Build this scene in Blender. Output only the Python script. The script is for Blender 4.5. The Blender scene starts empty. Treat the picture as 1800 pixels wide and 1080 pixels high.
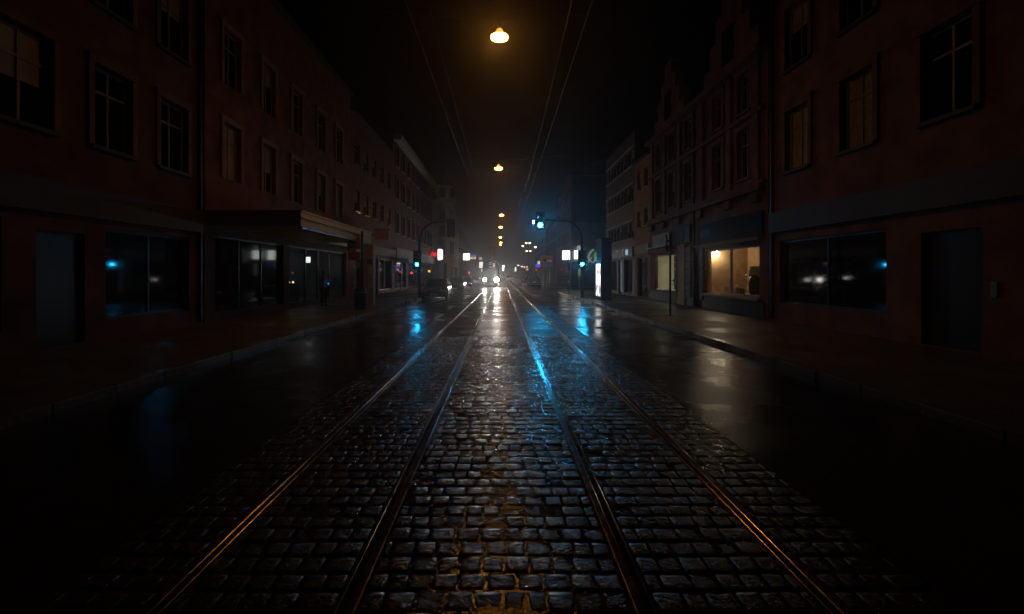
import bpy, bmesh, math, random
from mathutils import Vector, Matrix
random.seed(7)
S = bpy.context.scene
COL = S.collection
PI = math.pi
CAMX, CAMZ, FPX, VX, VY = 0.03, 1.75, 840.0, 881.0, 482.0

def at(px, py, D):                      # photo pixel + distance -> world point
    return (CAMX + (px - VX) * D / FPX, D, CAMZ - (py - VY) * D / FPX)

# ------------------------------------------------------------------ materials
MATS = {}
def mat(name, col, rough=0.6, metal=0.0, var=0.25, vscale=3.0, bump=0.0, bscale=40.0, spec=0.5,
        emit=None, estr=0.0, rvar=0.0, coat=0.0):
    if name in MATS: return MATS[name]
    m = bpy.data.materials.new(name); m.use_nodes = True
    nt = m.node_tree; N = nt.nodes; L = nt.links
    b = N['Principled BSDF']
    b.inputs['Roughness'].default_value = rough
    b.inputs['Metallic'].default_value = metal
    b.inputs['Specular IOR Level'].default_value = spec
    b.inputs['Coat Weight'].default_value = coat
    b.inputs['Coat Roughness'].default_value = 0.08
    tc = N.new('ShaderNodeTexCoord')
    if var > 0:
        nz = N.new('ShaderNodeTexNoise'); nz.inputs['Scale'].default_value = vscale
        nz.inputs['Detail'].default_value = 6
        L.new(tc.outputs['Object'], nz.inputs['Vector'])
        cr = N.new('ShaderNodeValToRGB')
        cr.color_ramp.elements[0].position = 0.3; cr.color_ramp.elements[1].position = 0.7
        cr.color_ramp.elements[0].color = tuple(c * (1 - var) for c in col) + (1,)
        cr.color_ramp.elements[1].color = tuple(min(1, c * (1 + var)) for c in col) + (1,)
        L.new(nz.outputs['Fac'], cr.inputs['Fac']); L.new(cr.outputs['Color'], b.inputs['Base Color'])
        if rvar > 0:
            mr = N.new('ShaderNodeMapRange')
            mr.inputs['From Min'].default_value = 0.35; mr.inputs['From Max'].default_value = 0.65
            mr.inputs['To Min'].default_value = max(0.02, rough - rvar); mr.inputs['To Max'].default_value = rough + rvar
            L.new(nz.outputs['Fac'], mr.inputs['Value']); L.new(mr.outputs['Result'], b.inputs['Roughness'])
    else:
        b.inputs['Base Color'].default_value = tuple(col) + (1,)
    if bump > 0:
        n2 = N.new('ShaderNodeTexNoise'); n2.inputs['Scale'].default_value = bscale; n2.inputs['Detail'].default_value = 4
        L.new(tc.outputs['Object'], n2.inputs['Vector'])
        bp = N.new('ShaderNodeBump'); bp.inputs['Strength'].default_value = bump; bp.inputs['Distance'].default_value = 0.01
        L.new(n2.outputs['Fac'], bp.inputs['Height']); L.new(bp.outputs['Normal'], b.inputs['Normal'])
    if emit:
        b.inputs['Emission Color'].default_value = tuple(emit) + (1,)
        b.inputs['Emission Strength'].default_value = estr
    MATS[name] = m
    return m

def glass_mat(name, tint=(0.9, 0.93, 0.93), ior=1.45):      # thin pane: clear with a mirror-like film
    if name in MATS: return MATS[name]
    m = bpy.data.materials.new(name); m.use_nodes = True
    nt = m.node_tree; N = nt.nodes; L = nt.links; N.clear()
    o = N.new('ShaderNodeOutputMaterial'); mx = N.new('ShaderNodeMixShader')
    t = N.new('ShaderNodeBsdfTransparent'); t.inputs['Color'].default_value = tint + (1,)
    g = N.new('ShaderNodeBsdfGlossy'); g.inputs['Roughness'].default_value = 0.03
    f = N.new('ShaderNodeFresnel'); f.inputs['IOR'].default_value = ior
    L.new(f.outputs['Fac'], mx.inputs['Fac']); L.new(t.outputs[0], mx.inputs[1]); L.new(g.outputs[0], mx.inputs[2])
    L.new(mx.outputs[0], o.inputs['Surface'])
    MATS[name] = m
    return m

def wet_mat(name, col, r0, r1, b_f, s_f, b_c, s_c, pscale=0.35, var=0.35, dist=0.01):   # wet mineral surface, drier and wetter patches
    m = bpy.data.materials.new(name); m.use_nodes = True
    nt = m.node_tree; N = nt.nodes; L = nt.links; b = N['Principled BSDF']
    tc = N.new('ShaderNodeTexCoord')
    def noise(sc, det=5, rg=0.55):
        n = N.new('ShaderNodeTexNoise'); n.inputs['Scale'].default_value = sc; n.inputs['Detail'].default_value = det
        n.inputs['Roughness'].default_value = rg; L.new(tc.outputs['Object'], n.inputs['Vector']); return n
    p = noise(pscale)
    mr = N.new('ShaderNodeMapRange'); mr.inputs['From Min'].default_value = 0.38; mr.inputs['From Max'].default_value = 0.62
    mr.inputs['To Min'].default_value = r0; mr.inputs['To Max'].default_value = r1
    L.new(p.outputs['Fac'], mr.inputs['Value']); L.new(mr.outputs['Result'], b.inputs['Roughness'])
    cn = noise(s_f * 0.2, 8, 0.7)
    cr = N.new('ShaderNodeValToRGB'); cr.color_ramp.elements[0].position = 0.3; cr.color_ramp.elements[1].position = 0.7
    cr.color_ramp.elements[0].color = tuple(c * (1 - var) for c in col) + (1,)
    cr.color_ramp.elements[1].color = tuple(c * (1 + var) for c in col) + (1,)
    L.new(cn.outputs['Fac'], cr.inputs['Fac']); L.new(cr.outputs['Color'], b.inputs['Base Color'])
    nf = noise(s_f, 3); nc = noise(s_c, 3)
    b1 = N.new('ShaderNodeBump'); b1.inputs['Strength'].default_value = b_c; b1.inputs['Distance'].default_value = dist * 3
    L.new(nc.outputs['Fac'], b1.inputs['Height'])
    b2 = N.new('ShaderNodeBump'); b2.inputs['Strength'].default_value = b_f; b2.inputs['Distance'].default_value = dist
    mrb = N.new('ShaderNodeMapRange'); mrb.inputs['From Min'].default_value = 0.36; mrb.inputs['From Max'].default_value = 0.6
    mrb.inputs['To Min'].default_value = b_f * 0.25; mrb.inputs['To Max'].default_value = b_f
    L.new(p.outputs['Fac'], mrb.inputs['Value']); L.new(mrb.outputs['Result'], b2.inputs['Strength'])
    L.new(nf.outputs['Fac'], b2.inputs['Height']); L.new(b1.outputs['Normal'], b2.inputs['Normal'])
    L.new(b2.outputs['Normal'], b.inputs['Normal'])
    b.inputs['IOR'].default_value = 1.4
    MATS[name] = m
    return m

# ------------------------------------------------------------------ mesh building
class MB:
    def __init__(s): s.v = []; s.f = []; s.sm = False
    def quad(s, *p):
        n = len(s.v); s.v += [tuple(q) for q in p]; s.f.append(tuple(range(n, n + len(p))))
    def box(s, x0, x1, y0, y1, z0, z1):
        n = len(s.v)
        s.v += [(x0,y0,z0),(x1,y0,z0),(x1,y1,z0),(x0,y1,z0),(x0,y0,z1),(x1,y0,z1),(x1,y1,z1),(x0,y1,z1)]
        for q in ((0,3,2,1),(4,5,6,7),(0,1,5,4),(1,2,6,5),(2,3,7,6),(3,0,4,7)): s.f.append(tuple(n + i for i in q))
        return s
    def tube(s, p0, p1, r0, r1=None, n=10, caps=True):
        r1 = r0 if r1 is None else r1
        a = Vector(p0); b = Vector(p1); d = (b - a)
        if d.length < 1e-6: return s
        d.normalize(); u = d.orthogonal().normalized(); w = d.cross(u); k = len(s.v)
        for c, r in ((a, r0), (b, r1)):
            for i in range(n):
                t = 2 * PI * i / n; s.v.append(tuple(c + u * (r * math.cos(t)) + w * (r * math.sin(t))))
        for i in range(n):
            j = (i + 1) % n; s.f.append((k + i, k + j, k + n + j, k + n + i))
        if caps:
            s.f.append(tuple(k + i for i in reversed(range(n)))); s.f.append(tuple(k + n + i for i in range(n)))
        return s
    def path(s, pts, r, n=8):
        for a, b in zip(pts, pts[1:]): s.tube(a, b, r, r, n)
        return s
    def lathe(s, c, prof, n=16, axis='z'):      # prof: list of (radius, height)
        k = len(s.v)
        for r, h in prof:
            for i in range(n):
                t = 2 * PI * i / n; x, y = r * math.cos(t), r * math.sin(t)
                if axis == 'z': q = (c[0] + x, c[1] + y, c[2] + h)
                elif axis == 'y': q = (c[0] + x, c[1] + h, c[2] + y)
                else: q = (c[0] + h, c[1] + x, c[2] + y)
                s.v.append(q)
        for j in range(len(prof) - 1):
            for i in range(n):
                i2 = (i + 1) % n
                s.f.append((k + j*n + i, k + j*n + i2, k + (j+1)*n + i2, k + (j+1)*n + i))
        s.f.append(tuple(k + i for i in range(n))); m = k + (len(prof) - 1) * n
        s.f.append(tuple(m + i for i in range(n)))
        return s
    def prism(s, poly, y0, y1, ax='y'):         # polygon in (x,z) swept along y (or (y,z) along x)
        k = len(s.v); n = len(poly)
        for yy in (y0, y1):
            for a, b in poly: s.v.append((a, yy, b) if ax == 'y' else (yy, a, b))
        for i in range(n):
            j = (i + 1) % n; s.f.append((k + i, k + j, k + n + j, k + n + i))
        s.f.append(tuple(k + i for i in range(n))); s.f.append(tuple(k + n + i for i in range(n)))
        return s
    def build(s, name, m, parent=None, smooth=False, bevel=0.0, loc=None, face=None):
        me = bpy.data.meshes.new(name)
        off = Vector((0, 0, 0))
        if parent is not None: off = world_of(parent)
        if loc is not None: off = Vector(loc)
        me.from_pydata([tuple(Vector(v) - off) for v in s.v], [], s.f)
        bm = bmesh.new(); bm.from_mesh(me)
        bmesh.ops.recalc_face_normals(bm, faces=bm.faces)
        bm.to_mesh(me); bm.free()
        if smooth:
            me.polygons.foreach_set('use_smooth', [True] * len(me.polygons))
        if m: me.materials.append(m)
        o = bpy.data.objects.new(name, me); COL.objects.link(o)
        if parent is not None: o.parent = parent
        elif loc is not None: o.location = loc
        if face is not None:
            for p_ in me.polygons:
                if p_.normal.dot(Vector(face)) < 0: p_.flip()
            me.update()
        if bevel > 0:
            bv = o.modifiers.new('bevel', 'BEVEL'); bv.width = bevel; bv.segments = 2; bv.limit_method = 'ANGLE'
        return o

def world_of(o):
    p = Vector((0, 0, 0))
    while o is not None: p = p + o.location; o = o.parent
    return p
def tag(o, label=None, cat=None, group=None, kind=None):
    if label: o['label'] = label
    if cat: o['category'] = cat
    if group: o['group'] = group
    if kind: o['kind'] = kind
    return o
def thing(name, loc, label, cat, group=None, rz=0):
    o = bpy.data.objects.new(name, None); COL.objects.link(o)
    o.location = loc; o.rotation_euler = (0, 0, rz); o.empty_display_size = 0.2
    return tag(o, label, cat, group)
KIDS = {}
def copy_tree(o, parent=None):
    c = o.copy(); COL.objects.link(c)
    if parent is not None: c.parent = parent
    for ch in [x for x in COL.objects if x.parent == o]: copy_tree(ch, c)
    return c
def text_mesh(name, body, size, m, parent, loc, rot, depth=0.01):
    cu = bpy.data.curves.new(name, 'FONT'); cu.body = body; cu.size = size; cu.extrude = depth
    cu.align_x = 'CENTER'; cu.align_y = 'CENTER'
    to = bpy.data.objects.new(name + '_curve', cu); COL.objects.link(to)
    dg = bpy.context.evaluated_depsgraph_get(); dg.update()
    me = bpy.data.meshes.new_from_object(to.evaluated_get(dg))
    bpy.data.objects.remove(to); bpy.data.curves.remove(cu)
    me.materials.clear(); me.materials.append(m)
    o = bpy.data.objects.new(name, me); COL.objects.link(o); o.parent = parent
    o.location = Vector(loc) - (world_of(parent) if parent else Vector((0,0,0))); o.rotation_euler = rot
    return o

# palette
STEEL = mat('worn_steel', (0.30, 0.25, 0.21), 0.20, 1.0, 0.25, 8, 0.05, 30, rvar=0.05)
RUST = mat('rusty_steel', (0.10, 0.06, 0.045), 0.4, 0.6, 0.4, 15, 0.3, 60)
DARKMET = mat('dark_painted_metal', (0.03, 0.033, 0.035), 0.4, 0.3, 0.2, 5)
GALV = mat('galvanised_metal', (0.28, 0.29, 0.30), 0.4, 0.8, 0.2, 8)
WIRE = mat('copper_wire', (0.06, 0.045, 0.03), 0.4, 0.7, 0.2, 3)
CABLE = mat('steel_cable', (0.12, 0.12, 0.12), 0.5, 0.8, 0.1, 3)
BLACK = mat('black_plastic', (0.012, 0.012, 0.013), 0.45, 0, 0.2, 8)
RUBBER = mat('tyre_rubber', (0.015, 0.015, 0.015), 0.8, 0, 0.2, 20)
WINDOW = mat('dark_window_glass', (0.006, 0.007, 0.008), 0.05, 0, 0, spec=0.6)
CLEAR = glass_mat('clear_pane')
WHITEP = mat('white_paint', (0.7, 0.7, 0.67), 0.5, 0, 0.1, 6)
SLATE = mat('roof_slate', (0.045, 0.047, 0.055), 0.5, 0, 0.35, 6, 0.4, 12)
def lit(name, col, s): return mat(name, tuple(min(1, c * .6) for c in col), 0.5, 0, 0, emit=col, estr=s)
SODIUM = lit('sodium_lamp_glow', (1.0, 0.40, 0.06), 95)
DOMEGLOW = lit('sodium_dome_glow', (1.0, 0.40, 0.06), 1.7)
CYAN = lit('green_signal_glow', (0.01, 0.40, 0.85), 160)
CYANB = lit('bright_green_signal_glow', (0.01, 0.40, 0.85), 430)
COLDW = lit('cold_white_glow', (0.85, 0.97, 1.0), 5.0)
REDL = lit('red_signal_glow', (1.0, 0.03, 0.02), 3.0)
AMBER = lit('amber_glow', (1.0, 0.35, 0.05), 2.6)
HEAD = lit('headlight_glow', (1.0, 0.95, 0.88), 190)
HEADB = lit('bright_headlight_glow', (1.0, 0.95, 0.88), 420)
# ------------------------------------------------------------------ camera, world, haze
cam = bpy.data.cameras.new('camera'); co = bpy.data.objects.new('camera', cam); COL.objects.link(co)
co.location = (CAMX, 0, CAMZ); co.rotation_euler = (PI / 2, 0, 0)
cam.sensor_width = 36; cam.lens = FPX / 1800 * 36
cam.shift_x = (900 - VX) / 1800; cam.shift_y = (VY - 540) / 1800
cam.clip_start = 0.05; cam.clip_end = 3000
S.camera = co
W = bpy.data.worlds.new('World'); S.world = W; W.use_nodes = True
nt = W.node_tree; bg = nt.nodes['Background']
sky = nt.nodes.new('ShaderNodeTexSky'); sky.sky_type = 'NISHITA'; sky.sun_disc = False
sky.sun_elevation = math.radians(-4); sky.sun_rotation = math.radians(180)
nt.links.new(sky.outputs['Color'], bg.inputs['Color']); bg.inputs['Strength'].default_value = 0.0015
S.view_settings.view_transform = 'Standard'; S.view_settings.look = 'None'
S.view_settings.exposure = -0.25; S.view_settings.gamma = 1; S.view_settings.use_curve_mapping = False
S.cycles.use_denoising = True
S.cycles.max_bounces = 6; S.cycles.glossy_bounces = 3; S.cycles.transparent_max_bounces = 12
S.cycles.volume_bounces = 0; S.cycles.sample_clamp_indirect = 4
S.cycles.use_light_tree = True

hz = MB().box(-60, 60, -14, 330, -1.0, 32)
hm = bpy.data.materials.new('night_haze'); hm.use_nodes = True
N = hm.node_tree.nodes; N.remove(N['Principled BSDF'])
pv = N.new('ShaderNodeVolumePrincipled'); pv.inputs['Color'].default_value = (0.9, 0.9, 0.92, 1)
pv.inputs['Density'].default_value = 0.0027; pv.inputs['Anisotropy'].default_value = 0.87
hm.node_tree.links.new(pv.outputs['Volume'], N['Material Output'].inputs['Volume'])
tag(hz.build('haze', hm), kind='stuff')

# ------------------------------------------------------------------ ground, paving, rails
ASPH = wet_mat('wet_asphalt', (0.028, 0.027, 0.027), 0.12, 0.34, 0.35, 55, 0.35, 2.2, 0.45)
BED = wet_mat('wet_joint_grit', (0.055, 0.038, 0.02), 0.04, 0.10, 0.3, 70, 0.22, 16, 2.0)
TRACKASPH = wet_mat('worn_track_asphalt', (0.035, 0.031, 0.029), 0.24, 0.42, 0.5, 60, 0.9, 3.0, 0.8)
_mp = TRACKASPH.node_tree.nodes.new('ShaderNodeMapping'); _mp.inputs['Scale'].default_value = (0.35, 1.7, 1)
_tc = [n for n in TRACKASPH.node_tree.nodes if n.type == 'TEX_COORD'][0]
for _n in [n for n in TRACKASPH.node_tree.nodes if n.type == 'TEX_NOISE' and abs(n.inputs['Scale'].default_value - 3.0) < .01]:
    TRACKASPH.node_tree.links.new(_tc.outputs['Object'], _mp.inputs['Vector']); TRACKASPH.node_tree.links.new(_mp.outputs['Vector'], _n.inputs['Vector'])
GRAN = wet_mat('wet_granite', (0.055, 0.038, 0.027), 0.19, 0.32, 1.0, 130, 0.5, 40, 0.8, 0.5, 0.006)
SLAB = wet_mat('pavement_slab', (0.11, 0.105, 0.1), 0.3, 0.6, 0.3, 60, 0.2, 3, 0.5)
KERB = wet_mat('kerb_granite', (0.16, 0.155, 0.15), 0.22, 0.45, 0.4, 50, 0.2, 5, 1.0)
def structure(o): o['kind'] = 'structure'; return o

IN0, IN1 = 0.726, 0.841                 # inner rail, outside edge .. lip edge
OUT0, OUT1 = 1.730, 1.845               # outer rail
rails_x = [(-OUT1, -OUT0), (-IN1, -IN0), (IN0, IN1), (OUT0, OUT1)]
SX, SY0, SY1 = 2.45, -3.0, 13.4         # sett field
g = MB()
g.quad((-600, -200, -0.6), (600, -200, -0.6), (600, 900, -0.6), (-600, 900, -0.6))
structure(g.build('ground', ASPH))
road = MB()
def strip(x0, x1, y0, y1, z=0.0):
    road.quad((x0, y0, z), (x1, y0, z), (x1, y1, z), (x0, y1, z))
strip(-60, -SX, -30, 400); strip(SX, 60, -30, 400)
edges = [-SX] + [e for r in rails_x for e in r] + [SX]
for i in range(0, len(edges), 2):
    strip(edges[i], edges[i + 1], -30, SY0)
structure(road.build('road', ASPH))
road = MB()
for i in range(0, len(edges), 2): strip(edges[i], edges[i + 1], SY1, 400)
structure(road.build('road', TRACKASPH))
bed = MB(); bed.quad((-SX, SY0, -0.0026), (SX, SY0, -0.0026), (SX, SY1, -0.0026), (-SX, SY1, -0.0026))
structure(bed.build('paving_bed', BED))
# setts: every stone a rounded block of its own, laid in cross rows
st = MB()
def sett(x0, x1, y0, y1):
    cx, cy = (x0 + x1) / 2, (y0 + y1) / 2; hx, hy = (x1 - x0) / 2, (y1 - y0) / 2
    tx, ty = random.gauss(0, .013), random.gauss(0, .015); dz = random.gauss(0.0, .0017)
    k = len(st.v)
    oct_ = [(-1,-.9),(-.91,-1),(.0,-1.01),(.91,-1),(1,-.9),(1.01,0),(1,.9),(.91,1),(0,1.01),(-.91,1),(-1,.9),(-1.01,0)]
    n = len(oct_); jit = [(random.uniform(.97, 1.015)) for _ in oct_]
    for sc, z, nz in ((1.0, -.045, 0), (.99, -.009, .001), (.94, -.0005, .0011), (.6, 0.0006, .0010)):
        for (a, b), jj in zip(oct_, jit):
            x, y = a * hx * sc * jj, b * hy * sc * jj
            st.v.append((cx + x, cy + y, z + (dz + x * tx + y * ty if z > -.04 else 0) + random.gauss(0, nz)))
    st.v.append((cx, cy, 0.001 + dz + random.gauss(0, .001)))
    for r in range(3):
        for i in range(n):
            j = (i + 1) % n; st.f.append((k + r*n + i, k + r*n + j, k + (r+1)*n + j, k + (r+1)*n + i))
    for i in range(n): st.f.append((k + 3*n + i, k + 3*n + (i + 1) % n, k + 4*n))
y = SY0
while y < SY1 - .1:
    ph = random.gauss(.1612, .005); ph = max(.148, min(.175, ph))
    for i in range(0, len(edges), 2):
        a, b = edges[i] + .008, edges[i + 1] - .008
        x = a - random.uniform(0, .12)
        while x < b - .03:
            w = max(.105, min(.19, random.gauss(.142, .019))); x1 = x + w
            xa, xb = max(x, a), min(x1, b)
            if b - xb < .05: xb = b; x1 = b + .01
            if xb - xa > .04:
                sk = .004 * math.sin(xa * 3 + y)
                sett(xa + .007, xb - .007, y + .009 + sk, y + ph - .009 + sk)
            x = x1
    y += ph
structure(st.build('cobblestone_paving', GRAN, smooth=True))

def rail(x0, x1, head_left, label):
    w = x1 - x0; z = 0.004
    hd, gr = .060, .040
    def fil(cx, cz, r, a0, a1, n=5): return [(cx + r * math.cos(math.radians(a0 + (a1 - a0) * i / n)), cz + r * math.sin(math.radians(a0 + (a1 - a0) * i / n))) for i in range(n + 1)]
    prof = [(0, -.1)] + fil(.010, z - .010, .010, 180, 90) + fil(hd - .011, z - .011, .011, 90, 0) + [(hd, -.035), (hd + gr, -.035)] + fil(hd + gr + .0075, z - .0085, .0075, 180, 0, 7) + [(w, -.1)]
    if not head_left: prof = [(w - a, b) for a, b in prof]
    poly = [(x0 + a, b) for a, b in prof]
    m = MB(); ys = [-3.0]
    # split along its length so that the steel is not one perfectly straight mirror
    while ys[-1] < 150: ys.append(ys[-1] + (1.0 if ys[-1] < 60 else 6.0))
    k0 = 0; n = len(poly)
    for yy in ys:
        wob = random.gauss(0, .0007); zz = random.gauss(0, .0005)
        for a, b in poly: m.v.append((a + wob, yy, b + zz))
    for s_ in range(len(ys) - 1):
        for i in range(n - 1):
            a = s_ * n + i; m.f.append((a, a + 1, a + n + 1, a + n))
    o = m.build('tram_rail', STEEL); return tag(o, label, 'rail', 'tram rails along the street')
# gauge side carries the groove
rail(-OUT1, -OUT0, True, 'grooved steel tram rail farthest left, ending under the oncoming tram')
rail(-IN1, -IN0, False, 'grooved steel tram rail glaring white from the headlights, left of centre')
rail(IN0, IN1, True, 'grooved steel tram rail with cyan glints, right of the central cobbles')
rail(OUT0, OUT1, False, 'grooved steel tram rail farthest right, next to the dark right lane')

KL, KR, FL, FR = -5.6, 5.3, 9.9, 9.7
def pave(x0, x1, y0, y1, nm='sidewalk'):
    m = MB().box(x0, x1, y0, y1, -.05, .12); structure(m.build(nm, SLAB))
def kerb(x0, x1, y0, y1):
    m = MB(); yy = y0
    while yy < y1:
        e = min(y1, yy + 1.0); d = random.gauss(0, .004)
        m.box(x0 + d, x1 + d, yy + .004, e - .004, -.05, .124 + random.gauss(0, .003)); yy = e
    structure(m.build('kerb', KERB, bevel=.012))
for y0, y1 in ((-12, 70), (81, 330)):
    pave(-60, KL - .16, y0, y1); kerb(KL - .16, KL, y0, y1)
for y0, y1 in ((-12, 44.5), (57, 330)):
    pave(KR + .16, 60, y0, y1); kerb(KR, KR + .16, y0, y1)

# slab joints of the pavement in front of the shops come from the slab material
nt = SLAB.node_tree; b = nt.nodes['Principled BSDF']
tc = nt.nodes.new('ShaderNodeTexCoord'); br = nt.nodes.new('ShaderNodeTexBrick')
br.inputs['Scale'].default_value = 1; br.inputs['Brick Width'].default_value = .5; br.inputs['Row Height'].default_value = .5
br.inputs['Mortar Size'].default_value = .008; br.inputs['Color1'].default_value = (.2, .18, .16, 1)
br.inputs['Color2'].default_value = (.15, .14, .13, 1); br.inputs['Mortar'].default_value = (.03, .03, .03, 1)
nt.links.new(tc.outputs['Object'], br.inputs['Vector']); nt.links.new(br.outputs['Color'], b.inputs['Base Color'])

# gully grates by the kerbs
def drain(x, y, label):
    t = thing('drain_cover', (x, y, 0), label, 'drain')
    m = MB(); m.box(x-.22, x+.22, y-.25, y-.21, .001, .009); m.box(x-.22, x+.22, y+.21, y+.25, .001, .009)
    m.box(x-.22, x-.18, y-.21, y+.21, .001, .009); m.box(x+.18, x+.22, y-.21, y+.21, .001, .009)
    m.build('frame', RUST, t)
    b_ = MB()
    for i in range(6): b_.box(x-.155+i*.057, x-.13+i*.057, y-.21, y+.21, .001, .007)
    b_.build('grate', RUST, t)
drain(KR - .26, 13.2, 'small iron gully grate in the right gutter near the stop sign pole')
def manhole(x, y, label):
    t = thing('manhole_cover', (x, y, 0), label, 'manhole')
    MB().lathe((x, y, 0), [(.36, .001), (.36, .006), (.31, .007), (.31, .001)], 28).build('ring', RUST, t)
    m = MB().lathe((x, y, 0), [(.30, .001), (.30, .006), (0.01, .007)], 28)
    for i in range(5): m.box(x-.2, x+.2, y-.2+i*.1-.015, y-.2+i*.1+.015, .007, .011)
    m.build('lid', RUST, t)
manhole(3.45, 15.5, 'round iron manhole cover in the dark right lane')
# ------------------------------------------------------------------ buildings
BROWN = mat('brown_render', (0.19, 0.085, 0.052), 0.75, 0, 0.45, 1.2, 0.25, 30)
RED = mat('red_sandstone', (0.19, 0.066, 0.038), 0.8, 0, 0.45, 1.5, 0.3, 25)
BRICK = mat('dark_red_brick', (0.13, 0.048, 0.032), 0.75, 0, 0.45, 1.4, 0.3, 25)
CREAM = mat('cream_cladding', (0.75, 0.52, 0.13), 0.6, 0, 0.12, 1.5, 0.1, 12)
GREYR = mat('grey_render', (0.22, 0.21, 0.20), 0.8, 0, 0.2, 1.2, 0.25, 30)
PALE = mat('pale_stucco', (0.45, 0.43, 0.40), 0.75, 0, 0.2, 1.2, 0.25, 25)
DARKR = mat('dark_grey_cladding', (0.07, 0.07, 0.072), 0.6, 0, 0.2, 1.5, 0.15, 20)
OCHRE = mat('ochre_render', (0.33, 0.17, 0.07), 0.75, 0, 0.2, 1.6, 0.25, 25)
BLUEST = mat('blue_grey_stone', (0.13, 0.16, 0.22), 0.65, 0, 0.2, 2.5, 0.3, 25)
FRAME = mat('window_frame_paint', (0.30, 0.27, 0.23), 0.4, 0, 0.15, 5)
FRAMED = mat('dark_frame_paint', (0.035, 0.035, 0.037), 0.35, 0, 0.15, 5)
PLINTH = mat('plinth_stone', (0.06, 0.055, 0.05), 0.6, 0, 0.25, 3, 0.3, 20)

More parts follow.
